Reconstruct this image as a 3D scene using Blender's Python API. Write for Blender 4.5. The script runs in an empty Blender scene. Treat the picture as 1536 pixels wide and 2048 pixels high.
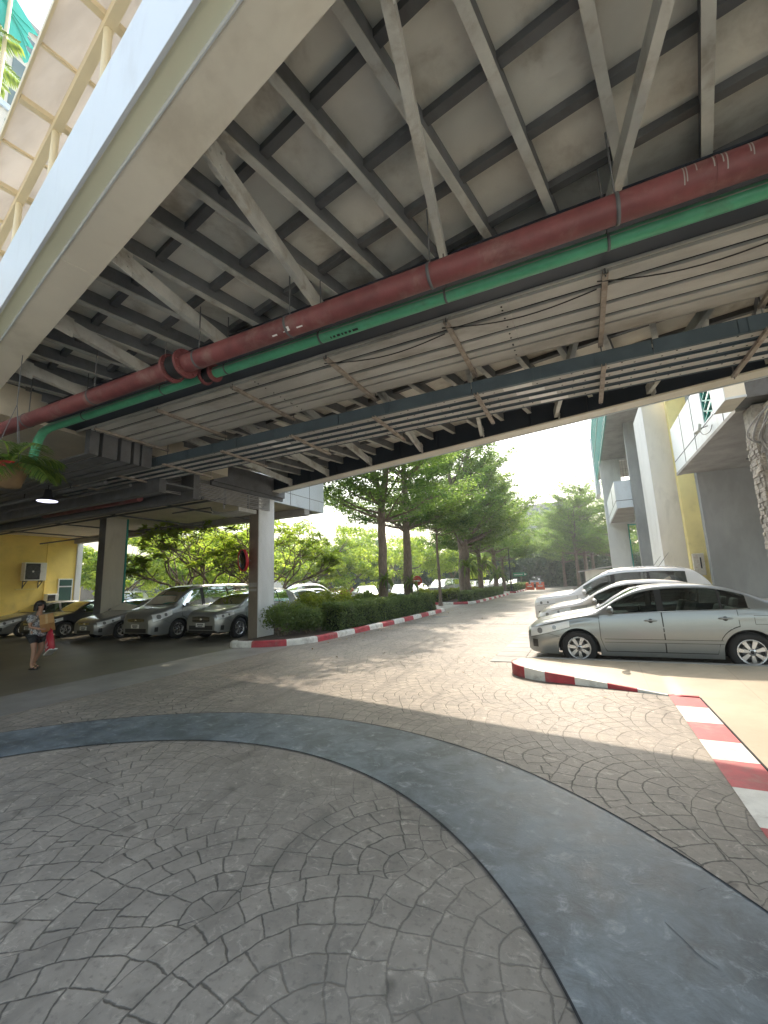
import bpy, bmesh, math, random
import numpy as np
from mathutils import Vector, Matrix

random.seed(7)
SC = bpy.context.scene
COL = SC.collection
PI = math.pi
MEAN_N = (0.201, 0.980)          # horizontal normal of the bridge edges
MEAN_D = (0.980, -0.201)         # horizontal direction of the bridge edges

# ------------------------------------------------------------------ tagging
def tag(o, label=None, cat=None, group=None, kind=None):
    if label: o['label'] = label
    if cat: o['category'] = cat
    if group: o['group'] = group
    if kind: o['kind'] = kind
    return o

def thing(name, label, cat, loc=(0, 0, 0), rz=0.0, group=None):
    o = bpy.data.objects.new(name, None)
    o.empty_display_size = 0.2
    COL.objects.link(o)
    o.location = loc
    o.rotation_euler = (0, 0, rz)
    return tag(o, label, cat, group)

def kids(o):
    return [c for c in list(bpy.data.objects) if c.parent == o]

CHILDREN = {}
def link(o, parent=None, world=False):
    COL.objects.link(o)
    if parent is not None:
        o.parent = parent
        CHILDREN.setdefault(parent.name, []).append(o)
        if world:
            p = parent
            off = Vector((0, 0, 0))
            while p is not None:
                off += p.location
                p = p.parent
            o.location = -off
    return o

def copy_tree(o, parent=None, recolour=None):
    c = o.copy()
    COL.objects.link(c)
    if parent is not None:
        c.parent = parent
        CHILDREN.setdefault(parent.name, []).append(c)
    if recolour and c.type == 'MESH':
        for i, s in enumerate(c.material_slots):
            if s.material and s.material.name in recolour:
                new = recolour[s.material.name]
                s.link = 'OBJECT'
                s.material = new
    for ch in CHILDREN.get(o.name, []):
        copy_tree(ch, c, recolour)
    return c

# ------------------------------------------------------------------ mesh builder
class MB:
    def __init__(s):
        s.v = []; s.f = []; s.m = []; s.sm = []
    def add(s, verts, faces, mat=0, smooth=False):
        n = len(s.v)
        s.v.extend([tuple(map(float, p)) for p in verts])
        for f in faces:
            s.f.append(tuple(i + n for i in f)); s.m.append(mat); s.sm.append(smooth)
        return s
    def box(s, x0, x1, y0, y1, z0, z1, mat=0):
        v = [(x0, y0, z0), (x1, y0, z0), (x1, y1, z0), (x0, y1, z0), (x0, y0, z1), (x1, y0, z1), (x1, y1, z1), (x0, y1, z1)]
        return s.add(v, [(0, 3, 2, 1), (4, 5, 6, 7), (0, 1, 5, 4), (1, 2, 6, 5), (2, 3, 7, 6), (3, 0, 4, 7)], mat)
    def obox(s, c, ax, ay, az, mat=0):
        c, ax, ay, az = map(Vector, (c, ax, ay, az))
        v = [c + a * ax + b * ay + d * az for d in (-1, 1) for a, b in ((-1, -1), (1, -1), (1, 1), (-1, 1))]
        return s.add(v, [(0, 3, 2, 1), (4, 5, 6, 7), (0, 1, 5, 4), (1, 2, 6, 5), (2, 3, 7, 6), (3, 0, 4, 7)], mat)
    def bar(s, p, q, w, h, mat=0, up=(0, 0, 1)):
        p, q = Vector(p), Vector(q)
        d = (q - p)
        L = d.length
        d.normalize()
        side = d.cross(Vector(up))
        if side.length < 1e-5: side = d.cross(Vector((1, 0, 0)))
        side.normalize()
        u = side.cross(d)
        return s.obox((p + q) / 2, d * (L / 2), side * (w / 2), u * (h / 2), mat)
    def tube(s, pts, r, n=8, mat=0, cap=True, smooth=True):
        pts = [Vector(p) for p in pts]
        rs = r if isinstance(r, (list, tuple)) else [r] * len(pts)
        rings = []
        ref = None
        for i, p in enumerate(pts):
            d = (pts[min(i + 1, len(pts) - 1)] - pts[max(i - 1, 0)])
            if d.length < 1e-9: d = Vector((0, 0, 1))
            d.normalize()
            if ref is None:
                ref = d.orthogonal().normalized()
            ref = (ref - d * ref.dot(d))
            if ref.length < 1e-6: ref = d.orthogonal()
            ref.normalize()
            b = d.cross(ref)
            rings.append([p + (ref * math.cos(2 * PI * k / n) + b * math.sin(2 * PI * k / n)) * rs[i] for k in range(n)])
        v = [q for ring in rings for q in ring]
        f = []
        for i in range(len(pts) - 1):
            for k in range(n):
                f.append((i * n + k, i * n + (k + 1) % n, (i + 1) * n + (k + 1) % n, (i + 1) * n + k))
        s.add(v, f, mat, smooth)
        if cap:
            s.add(rings[0], [tuple(range(n - 1, -1, -1))], mat)
            s.add(rings[-1], [tuple(range(n))], mat)
        return s
    def cyl(s, p, q, r, n=16, mat=0):
        return s.tube([p, q], r, n, mat)
    def lathe(s, prof, centre, axis='z', n=24, mat=0, smooth=True, a0=0, a1=2 * PI):
        full = abs(a1 - a0 - 2 * PI) < 1e-6
        cnt = n if full else n + 1
        v = []
        for r, h in prof:
            for k in range(cnt):
                a = a0 + (a1 - a0) * k / n
                c_, s_ = r * math.cos(a), r * math.sin(a)
                if axis == 'z': p = (c_, s_, h)
                elif axis == 'y': p = (c_, h, s_)
                else: p = (h, c_, s_)
                v.append((p[0] + centre[0], p[1] + centre[1], p[2] + centre[2]))
        f = []
        for i in range(len(prof) - 1):
            for k in range(n):
                k2 = (k + 1) % cnt
                f.append((i * cnt + k, i * cnt + k2, (i + 1) * cnt + k2, (i + 1) * cnt + k))
        return s.add(v, f, mat, smooth)
    def prism(s, poly, z0, z1, mat=0):
        n = len(poly)
        v = [(x, y, z0) for x, y in poly] + [(x, y, z1) for x, y in poly]
        f = [tuple(range(n - 1, -1, -1)), tuple(range(n, 2 * n))]
        f += [(i, (i + 1) % n, n + (i + 1) % n, n + i) for i in range(n)]
        return s.add(v, f, mat)
    def grid(s, G, mat=0, smooth=True, flip=False):
        G = np.asarray(G, float)
        a, b = G.shape[:2]
        f = []
        for i in range(a - 1):
            for j in range(b - 1):
                q = (i * b + j, i * b + j + 1, (i + 1) * b + j + 1, (i + 1) * b + j)
                f.append(q[::-1] if flip else q)
        return s.add(G.reshape(-1, 3), f, mat, smooth)
    def build(s, name, mats, parent=None, world=False, bevel=0.0, seg=2, weld=False):
        me = bpy.data.meshes.new(name)
        me.from_pydata(s.v, [], s.f)
        if not isinstance(mats, (list, tuple)): mats = [mats]
        for m in mats: me.materials.append(m)
        me.polygons.foreach_set('material_index', s.m)
        me.polygons.foreach_set('use_smooth', s.sm)
        me.update()
        if weld:
            bm = bmesh.new(); bm.from_mesh(me)
            bmesh.ops.remove_doubles(bm, verts=bm.verts, dist=1e-4)
            bmesh.ops.recalc_face_normals(bm, faces=bm.faces)
            bm.to_mesh(me); bm.free()
        o = bpy.data.objects.new(name, me)
        if bevel:
            b = o.modifiers.new('bevel', 'BEVEL')
            b.width = bevel; b.segments = seg; b.limit_method = 'ANGLE'; b.angle_limit = math.radians(40)
        return link(o, parent, world)

# ------------------------------------------------------------------ node helpers
class Ex:
    """tiny expression wrapper over Math nodes"""
    def __init__(s, nt, sock): s.nt = nt; s.k = sock
    def _op(s, op, *a):
        n = s.nt.nodes.new('ShaderNodeMath'); n.operation = op
        for i, q in enumerate((s,) + a):
            if isinstance(q, Ex): s.nt.links.new(q.k, n.inputs[i])
            else: n.inputs[i].default_value = float(q)
        return Ex(s.nt, n.outputs[0])
    def __add__(s, o): return s._op('ADD', o)
    def __radd__(s, o): return s._op('ADD', o)
    def __sub__(s, o): return s._op('SUBTRACT', o)
    def __rsub__(s, o): return (s * -1.0) + o
    def __mul__(s, o): return s._op('MULTIPLY', o)
    def __rmul__(s, o): return s._op('MULTIPLY', o)
    def __truediv__(s, o): return s._op('DIVIDE', o)
    def floor(s): return s._op('FLOOR')
    def ceil(s): return s._op('CEIL')
    def fract(s): return s._op('FRACT')
    def rnd(s): return s._op('ROUND')
    def sqrt(s): return s._op('SQRT')
    def sin(s): return s._op('SINE')
    def abs(s): return s._op('ABSOLUTE')
    def lt(s, o): return s._op('LESS_THAN', o)
    def gt(s, o): return s._op('GREATER_THAN', o)
    def min(s, o): return s._op('MINIMUM', o)
    def max(s, o): return s._op('MAXIMUM', o)
    def atan2(s, o): return s._op('ARCTAN2', o)
    def mod2(s): return (s * 0.5).fract() * 2.0
    def sel(s, a, b):
        "s ? a : b"
        return s * a + (1.0 - s) * b
    def step(s, lo, hi):
        n = s.nt.nodes.new('ShaderNodeMapRange'); n.interpolation_type = 'SMOOTHSTEP'
        s.nt.links.new(s.k, n.inputs[0])
        n.inputs[1].default_value = lo; n.inputs[2].default_value = hi
        return Ex(s.nt, n.outputs[0])

def new_mat(name):
    m = bpy.data.materials.new(name)
    m.use_nodes = True
    nt = m.node_tree
    return m, nt, nt.nodes['Principled BSDF']

def noise(nt, vec, scale, detail=4.0, rough=0.55, dist=0.0):
    n = nt.nodes.new('ShaderNodeTexNoise')
    n.inputs['Scale'].default_value = scale
    n.inputs['Detail'].default_value = detail
    n.inputs['Roughness'].default_value = rough
    n.inputs['Distortion'].default_value = dist
    if vec is not None: nt.links.new(vec, n.inputs['Vector'])
    return n

def mixc(nt, fac, a, b, blend='MIX'):
    n = nt.nodes.new('ShaderNodeMix'); n.data_type = 'RGBA'; n.blend_type = blend
    for sock, val in ((n.inputs[0], fac), (n.inputs[6], a), (n.inputs[7], b)):
        if isinstance(val, Ex): nt.links.new(val.k, sock)
        elif hasattr(val, 'is_linked'): nt.links.new(val, sock)
        elif isinstance(val, (int, float)): sock.default_value = val
        else: sock.default_value = (val[0], val[1], val[2], 1)
    return n.outputs[2]

def coords(nt, kind='Object', scale=None):
    t = nt.nodes.new('ShaderNodeTexCoord')
    if scale is None: return t.outputs[kind]
    mp = nt.nodes.new('ShaderNodeMapping')
    mp.inputs['Scale'].default_value = scale
    nt.links.new(t.outputs[kind], mp.inputs[0])
    return mp.outputs[0]

def bump(nt, bs, height, strength=0.3, dist=0.01):
    b = nt.nodes.new('ShaderNodeBump')
    b.inputs['Strength'].default_value = strength
    b.inputs['Distance'].default_value = dist
    nt.links.new(height.k if isinstance(height, Ex) else height, b.inputs['Height'])
    nt.links.new(b.outputs[0], bs.inputs['Normal'])

def mat(name, c, rough=0.6, metal=0.0, var=0.12, scale=6.0, bmp=0.0, dirt=None, spec=0.5, stretch=None, coat=0.0, bscale=None):
    m, nt, bs = new_mat(name)
    v = coords(nt, 'Object', stretch)
    n1 = noise(nt, v, scale, 5, 0.6)
    col = mixc(nt, Ex(nt, n1.outputs['Fac']).step(0.3, 0.7), [x * (1 - var) for x in c], [min(1, x * (1 + var)) for x in c])
    if dirt:
        n2 = noise(nt, v, dirt[1], 6, 0.65, 0.3)
        col = mixc(nt, Ex(nt, n2.outputs['Fac']).step(0.48, 0.75) * dirt[2], col, dirt[0])
    nt.links.new(col, bs.inputs['Base Color'])
    rr = Ex(nt, n1.outputs['Fac']) * 0.18 + (rough - 0.09)
    nt.links.new(rr.k, bs.inputs['Roughness'])
    bs.inputs['Metallic'].default_value = metal
    bs.inputs['Specular IOR Level'].default_value = spec
    if coat:
        bs.inputs['Coat Weight'].default_value = coat
        bs.inputs['Coat Roughness'].default_value = 0.05
    if bmp:
        nb = noise(nt, v, bscale or scale * 6, 6, 0.6)
        bump(nt, bs, nb.outputs['Fac'], bmp, 0.01)
    return m

def flat(name, c, rough=0.5, metal=0.0, emit=0.0, spec=0.5):
    m, nt, bs = new_mat(name)
    bs.inputs['Base Color'].default_value = (*c, 1)
    bs.inputs['Roughness'].default_value = rough
    bs.inputs['Metallic'].default_value = metal
    bs.inputs['Specular IOR Level'].default_value = spec
    if emit:
        bs.inputs['Emission Color'].default_value = (*c, 1)
        bs.inputs['Emission Strength'].default_value = emit
    return m

def leaf_mat(name, dark, light, trans=0.45, rough=0.45):
    m, nt, bs = new_mat(name)
    at = nt.nodes.new('ShaderNodeAttribute'); at.attribute_name = 'tint'
    col = mixc(nt, Ex(nt, at.outputs['Fac']), dark, light)
    nt.links.new(col, bs.inputs['Base Color'])
    bs.inputs['Roughness'].default_value = rough
    bs.inputs['Specular IOR Level'].default_value = 0.3
    tr = nt.nodes.new('ShaderNodeBsdfTranslucent')
    hs = nt.nodes.new('ShaderNodeHueSaturation')
    hs.inputs['Hue'].default_value = 0.485
    hs.inputs['Saturation'].default_value = 1.1
    hs.inputs['Value'].default_value = 1.5
    nt.links.new(col, hs.inputs['Color'])
    nt.links.new(hs.outputs[0], tr.inputs['Color'])
    mx = nt.nodes.new('ShaderNodeMixShader')
    mx.inputs[0].default_value = trans
    nt.links.new(bs.outputs[0], mx.inputs[1]); nt.links.new(tr.outputs[0], mx.inputs[2])
    out = [n for n in nt.nodes if n.type == 'OUTPUT_MATERIAL'][0]
    nt.links.new(mx.outputs[0], out.inputs['Surface'])
    return m

# ---- stamped concrete with a fish-scale fan pattern
def stamped_mat(name, base_a, base_b, joint, R=1.0, fade=True):
    m, nt, bs = new_mat(name)
    v = coords(nt)
    nd = noise(nt, v, 1.6, 3, 0.5)
    nd2 = noise(nt, v, 7.0, 3, 0.5)
    sep = nt.nodes.new('ShaderNodeSeparateXYZ'); nt.links.new(v, sep.inputs[0])
    sc = nt.nodes.new('ShaderNodeSeparateColor'); nt.links.new(nd.outputs['Color'], sc.inputs[0])
    sc2 = nt.nodes.new('ShaderNodeSeparateColor'); nt.links.new(nd2.outputs['Color'], sc2.inputs[0])
    X, Y = Ex(nt, sep.outputs[0]), Ex(nt, sep.outputs[1])
    a = X * -0.93 + Y * 0.37 + (Ex(nt, sc.outputs[0]) - 0.5) * 0.16 + (Ex(nt, sc2.outputs[0]) - 0.5) * 0.035
    b = X * 0.37 + Y * 0.93 + (Ex(nt, sc.outputs[1]) - 0.5) * 0.16 + (Ex(nt, sc2.outputs[1]) - 0.5) * 0.035
    h = R / 2
    w = R / 6
    k0 = ((a - R) / h).ceil()
    d_sel = t_sel = k_sel = None
    cands = []
    for i in range(4):
        k = k0 + float(i)
        da = a - k * h
        bl = b - k.mod2().rnd() * R
        bl = bl - (bl / (2 * R)).rnd() * (2 * R)
        d = (bl * bl + da * da).sqrt()
        cands.append((d, bl.atan2(da), k))
    d_sel, t_sel, k_sel = cands[3]
    for d, t, k in cands[2::-1]:
        c = d.lt(R)
        d_sel = c.sel(d, d_sel); t_sel = c.sel(t, t_sel); k_sel = c.sel(k, k_sel)
    q = (d_sel / w).floor()
    fr = (d_sel / w).fract()
    arc = fr.min(1.0 - fr) * w
    cell = t_sel * ((q + 0.5).max(0.9) * (w / 0.185)) + q * 0.37 + k_sel * 0.21
    fc = cell.fract()
    rad = fc.min(1.0 - fc) * 0.185
    dist = arc.min(rad)
    n3 = noise(nt, v, 26, 4, 0.6)
    nn = Ex(nt, n3.outputs['Fac'])
    line = 1.0 - (dist + (nn - 0.5) * 0.018).step(0.0015, 0.0075)
    # worn patches where the joints almost vanish
    nf = noise(nt, v, 0.42, 3, 0.5)
    wear = Ex(nt, nf.outputs['Fac']).step(0.36, 0.6)
    wl = wear * 0.75 + 0.25 if fade else wear * 0.0 + 1.0
    line = line * wl
    wn = nt.nodes.new('ShaderNodeTexWhiteNoise'); wn.noise_dimensions = '3D'
    cx = nt.nodes.new('ShaderNodeCombineXYZ')
    nt.links.new(q.k, cx.inputs[0]); nt.links.new(cell.floor().k, cx.inputs[1]); nt.links.new(k_sel.k, cx.inputs[2])
    nt.links.new(cx.outputs[0], wn.inputs['Vector'])
    stone = Ex(nt, wn.outputs['Value'])
    n4 = noise(nt, v, 3.0, 7, 0.68, 0.4)
    n5 = noise(nt, v, 0.55, 4, 0.6, 0.2)
    f = (Ex(nt, n4.outputs['Fac']).step(0.3, 0.72) * 0.55 + Ex(nt, n5.outputs['Fac']).step(0.35, 0.7) * 0.3 + stone * 0.15)
    col = mixc(nt, f, base_a, base_b)
    n6 = noise(nt, v, 9, 8, 0.75, 1.2)
    col = mixc(nt, Ex(nt, n6.outputs['Fac']).step(0.53, 0.70) * 0.62, col, [min(1, x * 1.5) for x in base_b])
    n7 = noise(nt, v, 4.6, 2, 0.4)
    col = mixc(nt, Ex(nt, n7.outputs['Fac']).step(0.66, 0.80) * 0.7, col, [x * 0.35 for x in base_a])
    col = mixc(nt, nn.step(0.52, 0.72) * 0.45, col, [x * 0.62 for x in base_a])
    n8 = noise(nt, coords(nt, 'Object', (2, 7, 2)), 2.5, 7, 0.75, 0.8)
    col = mixc(nt, Ex(nt, n8.outputs['Fac']).step(0.58, 0.72) * 0.6, col, [min(1, x * 1.7) for x in base_b])
    n9 = noise(nt, coords(nt, 'Object', (3.2, 0.22, 1)), 1.0, 3, 0.5)
    col = mixc(nt, Ex(nt, n9.outputs['Fac']).step(0.54, 0.72) * 0.38, col, [x * 0.55 for x in base_a])
    col = mixc(nt, line * 0.78, col, joint)
    nt.links.new(col, bs.inputs['Base Color'])
    bs.inputs['Specular IOR Level'].default_value = 0.3
    rg = Ex(nt, n4.outputs['Fac']) * 0.30 + 0.42
    nt.links.new(rg.k, bs.inputs['Roughness'])
    bump(nt, bs, (1.0 - line) * 1.0 + nn * 0.22 + Ex(nt, n6.outputs['Fac']) * 0.35 + stone * 0.12, 0.55, 0.012)
    return m

def band_mat(name, a, b, c):
    m, nt, bs = new_mat(name)
    v = coords(nt)
    n1 = noise(nt, v, 3.0, 9, 0.72, 0.5)
    n2 = noise(nt, coords(nt, 'Object', (6, 7.5, 6)), 1.1, 8, 0.75, 0.6)
    n3 = noise(nt, v, 0.5, 3, 0.5)
    col = mixc(nt, Ex(nt, n1.outputs['Fac']).step(0.3, 0.7), a, b)
    col = mixc(nt, Ex(nt, n2.outputs['Fac']).step(0.52, 0.72) * 0.6, col, c)
    col = mixc(nt, Ex(nt, n3.outputs['Fac']).step(0.5, 0.75) * 0.4, col, [x * 0.6 for x in a])
    nt.links.new(col, bs.inputs['Base Color'])
    rg = Ex(nt, n1.outputs['Fac']) * 0.4 + 0.30
    nt.links.new(rg.k, bs.inputs['Roughness'])
    bs.inputs['Specular IOR Level'].default_value = 0.4
    bump(nt, bs, Ex(nt, n2.outputs['Fac']) * 0.8 + Ex(nt, n1.outputs['Fac']) * 0.6, 0.4, 0.012)
    return m

def panel_mat(name, c, groove, sx, sy, off=0.0, rough=0.5):
    """sheet material with thin dark joints on a world grid (x,y)"""
    m, nt, bs = new_mat(name)
    v = coords(nt)
    sep = nt.nodes.new('ShaderNodeSeparateXYZ'); nt.links.new(v, sep.inputs[0])
    X, Y = Ex(nt, sep.outputs[0]), Ex(nt, sep.outputs[1])
    fx = (X / sx + off).fract(); fy = (Y / sy + 0.31).fract()
    d = (fx.min(1.0 - fx) * sx).min(fy.min(1.0 - fy) * sy)
    line = 1.0 - d.step(0.002, 0.006)
    n1 = noise(nt, v, 1.3, 6, 0.6)
    n2 = noise(nt, v, 9, 6, 0.7)
    col = mixc(nt, Ex(nt, n1.outputs['Fac']).step(0.3, 0.7), [x * 0.86 for x in c], [min(1, x * 1.08) for x in c])
    col = mixc(nt, Ex(nt, n2.outputs['Fac']).step(0.58, 0.75) * 0.3, col, [x * 0.62 for x in c])
    n3 = noise(nt, v, 0.8, 5, 0.6, 0.5)
    col = mixc(nt, Ex(nt, n3.outputs['Fac']).step(0.5, 0.7) * 0.35, col, [x * 0.7 for x in c])
    n4 = noise(nt, coords(nt, 'Object', (1.2, 5, 1)), 2.2, 6, 0.7)
    col = mixc(nt, Ex(nt, n4.outputs['Fac']).step(0.6, 0.75) * 0.3, col, (0.2, 0.17, 0.13))
    col = mixc(nt, line * 0.7, col, groove)
    nt.links.new(col, bs.inputs['Base Color'])
    bs.inputs['Roughness'].default_value = rough
    bump(nt, bs, n2.outputs['Fac'], 0.08, 0.01)
    return m

M = {}
def setup_mats():
    M['paving'] = stamped_mat('stamped_concrete', (0.178, 0.162, 0.141), (0.36, 0.318, 0.266), (0.05, 0.046, 0.042))
    M['band'] = band_mat('blue_grey_concrete', (0.062, 0.078, 0.088), (0.19, 0.222, 0.238), (0.42, 0.46, 0.47))
    M['groove'] = flat('groove', (0.02, 0.022, 0.025), 0.9)
    M['bounce_ground'] = mat('pale_bounce_concrete', (0.60, 0.56, 0.49), 0.75, var=0.08, scale=0.5, bmp=0.1, bscale=12)
    M['crack'] = flat('hairline_crack', (0.05, 0.06, 0.068), 0.9)
    M['apron'] = mat('plain_concrete', (0.26, 0.25, 0.23), 0.5, var=0.2, scale=1.2, bmp=0.25, dirt=((0.14, 0.13, 0.11), 0.9, 0.6), bscale=18)
    M['parking'] = mat('oily_parking_concrete', (0.135, 0.122, 0.09), 0.5, var=0.3, scale=0.7, bmp=0.2, dirt=((0.09, 0.08, 0.06), 0.5, 0.8), bscale=16)
    M['ground'] = mat('distant_ground', (0.42, 0.39, 0.345), 0.85, var=0.2, scale=0.2, bmp=0.2, bscale=5)
    M['asphalt'] = mat('car_park_asphalt', (0.15, 0.145, 0.14), 0.85, var=0.2, scale=0.5, bmp=0.3, bscale=20)
    M['tile'] = panel_mat('beige_platform', (0.44, 0.37, 0.265), (0.26, 0.21, 0.16), 1.2, 40.0, 0.45, 0.45)
    M['kerb_red'] = mat('kerb_red', (0.42, 0.045, 0.06), 0.55, var=0.22, scale=5, bmp=0.12, dirt=((0.30, 0.16, 0.14), 4.5, 0.9))
    M['kerb_white'] = mat('kerb_white', (0.70, 0.69, 0.64), 0.55, var=0.1, scale=5, bmp=0.12, dirt=((0.36, 0.33, 0.29), 4.5, 0.9))
    M['concrete'] = mat('raw_concrete', (0.34, 0.33, 0.31), 0.8, var=0.15, scale=1.5, bmp=0.2, dirt=((0.2, 0.19, 0.18), 1.2, 0.5))
    M['deck'] = mat('deck_sheet', (0.78, 0.77, 0.70), 0.75, var=0.10, scale=0.9, bmp=0.12, dirt=((0.38, 0.34, 0.27), 1.3, 0.85), bscale=30)
    M['steel'] = mat('grey_painted_steel', (0.58, 0.59, 0.55), 0.55, var=0.12, scale=3, bmp=0.08, dirt=((0.27, 0.23, 0.17), 3.2, 0.8))
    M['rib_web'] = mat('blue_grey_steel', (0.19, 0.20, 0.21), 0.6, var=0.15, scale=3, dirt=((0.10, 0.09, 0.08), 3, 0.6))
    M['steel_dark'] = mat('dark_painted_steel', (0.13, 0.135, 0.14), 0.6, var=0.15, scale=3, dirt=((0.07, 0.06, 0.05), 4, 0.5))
    M['navy'] = mat('navy_girder_paint', (0.022, 0.032, 0.048), 0.5, var=0.15, scale=2, dirt=((0.04, 0.042, 0.045), 2, 0.5))
    M['fascia'] = mat('beige_cladding', (0.86, 0.82, 0.70), 0.45, var=0.05, scale=0.8, dirt=((0.60, 0.55, 0.44), 0.9, 0.6))
    M['trim'] = mat('pale_green_cladding', (0.84, 0.84, 0.64), 0.45, var=0.04, scale=0.8)
    M['white_panel'] = mat('white_cladding', (0.66, 0.715, 0.755), 0.4, var=0.03, scale=1.0, dirt=((0.52, 0.54, 0.55), 2.0, 0.6), stretch=(1, 1, 0.3))
    M['red_pipe'] = mat('red_pipe_paint', (0.20, 0.062, 0.064), 0.55, var=0.25, scale=2.5, bmp=0.06, dirt=((0.30, 0.19, 0.17), 3.0, 0.75))
    M['green_pipe'] = mat('green_pipe_paint', (0.085, 0.38, 0.215), 0.38, var=0.15, scale=3, dirt=((0.08, 0.20, 0.13), 3, 0.7))
    M['tray'] = mat('galvanised_tray', (0.50, 0.50, 0.475), 0.55, metal=0.0, var=0.12, scale=2, dirt=((0.27, 0.25, 0.215), 1.6, 0.8), stretch=(0.4, 1, 1))
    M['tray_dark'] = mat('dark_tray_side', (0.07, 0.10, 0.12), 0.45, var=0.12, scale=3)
    M['black'] = flat('black_gap', (0.012, 0.012, 0.013), 0.8)
    M['angle'] = mat('weathered_angle_steel', (0.34, 0.30, 0.255), 0.65, var=0.2, scale=8, dirt=((0.16, 0.10, 0.07), 9, 0.7))
    M['conduit'] = mat('grey_conduit', (0.36, 0.36, 0.36), 0.45, metal=0.3, var=0.15, scale=5)
    M['yellow'] = mat('yellow_render', (0.88, 0.68, 0.20), 0.75, var=0.06, scale=1.2, bmp=0.08, dirt=((0.46, 0.36, 0.14), 1.0, 0.5))
    M['yellow_pale'] = mat('pale_yellow_render', (0.82, 0.70, 0.30), 0.75, var=0.06, scale=1.2, bmp=0.08, dirt=((0.5, 0.42, 0.2), 1.5, 0.5))
    M['beige_wall'] = mat('beige_render', (0.66, 0.625, 0.545), 0.7, var=0.06, scale=0.9, bmp=0.06, dirt=((0.46, 0.43, 0.37), 1.5, 0.75), stretch=(1, 1, 0.35))
    M['white_wall'] = mat('white_render', (0.74, 0.75, 0.74), 0.7, var=0.05, scale=0.9, bmp=0.05, dirt=((0.50, 0.50, 0.48), 1.2, 0.65), stretch=(1, 1, 0.3))
    M['grey_wall'] = mat('grey_cement_wall', (0.29, 0.30, 0.295), 0.7, var=0.18, scale=0.9, bmp=0.12, dirt=((0.34, 0.35, 0.35), 1.1, 0.6), stretch=(1, 1, 0.4))
    M['soffit'] = mat('soffit_render', (0.62, 0.56, 0.44), 0.8, var=0.08, scale=0.8, dirt=((0.42, 0.38, 0.3), 1.2, 0.5))
    M['brown_col'] = mat('brown_column_paint', (0.20, 0.165, 0.13), 0.6, var=0.1, scale=2, dirt=((0.3, 0.26, 0.2), 3, 0.5))
    M['teal'] = mat('teal_paint', (0.02, 0.30, 0.25), 0.4, var=0.1)
    M['sail'] = mat('teal_fabric', (0.05, 0.50, 0.42), 0.7, var=0.06, scale=1)
    M['canopy'] = mat('canopy_sheet', (0.56, 0.53, 0.49), 0.6, var=0.1, scale=0.6, dirt=((0.40, 0.38, 0.36), 1.0, 0.5), stretch=(2.5, 0.7, 1))
    m, nt, bs = new_mat('translucent_roof_sheet')
    v = coords(nt, 'Object', (0.5, 2.2, 1)); n1 = noise(nt, v, 1.1, 5, 0.6)
    col = mixc(nt, Ex(nt, n1.outputs['Fac']).step(0.3, 0.7), (0.54, 0.51, 0.47), (0.68, 0.65, 0.61))
    nt.links.new(col, bs.inputs['Base Color'])
    tr = nt.nodes.new('ShaderNodeBsdfTranslucent'); nt.links.new(col, tr.inputs['Color'])
    mx = nt.nodes.new('ShaderNodeMixShader'); mx.inputs[0].default_value = 0.55
    nt.links.new(bs.outputs[0], mx.inputs[1]); nt.links.new(tr.outputs[0], mx.inputs[2])
    nt.links.new(mx.outputs[0], [q for q in nt.nodes if q.type == 'OUTPUT_MATERIAL'][0].inputs['Surface'])
    M['canopy'] = m
    M['cream'] = mat('cream_steel', (0.74, 0.64, 0.43), 0.45, var=0.05, scale=2)
    M['stone'] = mat('rough_stone', (0.40, 0.375, 0.335), 0.9, var=0.3, scale=9, bmp=0.8, dirt=((0.28, 0.24, 0.2), 9, 0.7), bscale=22)
    M['white_paint'] = mat('white_painted_metal', (0.78, 0.78, 0.76), 0.4, var=0.04)
    M['glass'] = flat('dark_glass', (0.022, 0.034, 0.033), 0.03, spec=1.0)
    m, nt, bs = new_mat('car_glass')
    nt.nodes.remove(bs)
    tp = nt.nodes.new('ShaderNodeBsdfTransparent'); tp.inputs[0].default_value = (0.27, 0.33, 0.315, 1)
    gl = nt.nodes.new('ShaderNodeBsdfGlossy'); gl.inputs['Roughness'].default_value = 0.02; gl.inputs['Color'].default_value = (0.9, 0.93, 0.95, 1)
    fr = nt.nodes.new('ShaderNodeFresnel'); fr.inputs[0].default_value = 1.6
    mx = nt.nodes.new('ShaderNodeMixShader'); nt.links.new(fr.outputs[0], mx.inputs[0]); nt.links.new(tp.outputs[0], mx.inputs[1]); nt.links.new(gl.outputs[0], mx.inputs[2])
    nt.links.new(mx.outputs[0], [q for q in nt.nodes if q.type == 'OUTPUT_MATERIAL'][0].inputs['Surface'])
    M['car_glass'] = m
    M['seat'] = mat('seat_fabric', (0.23, 0.225, 0.21), 0.85, var=0.1)
    M['dash'] = flat('dashboard', (0.05, 0.05, 0.05), 0.7)
    M['glass_green'] = flat('greenish_glass', (0.05, 0.11, 0.10), 0.08, spec=0.8)
    M['rubber'] = mat('tyre_rubber', (0.018, 0.018, 0.019), 0.75, var=0.15, scale=20)
    M['alloy'] = mat('alloy_rim', (0.62, 0.62, 0.62), 0.28, metal=0.85, var=0.06)
    M['chrome'] = flat('chrome', (0.75, 0.75, 0.75), 0.12, metal=1.0)
    M['plastic'] = mat('black_plastic', (0.02, 0.02, 0.021), 0.5, var=0.2)
    M['lens'] = flat('lamp_lens', (0.80, 0.82, 0.83), 0.06, metal=0.0, spec=0.9)
    M['lens_dark'] = flat('lamp_inner', (0.30, 0.31, 0.32), 0.1, metal=0.3)
    M['red_lens'] = flat('red_lens', (0.35, 0.01, 0.012), 0.12)
    M['plate'] = flat('plate_white', (0.72, 0.72, 0.70), 0.5)
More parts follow.
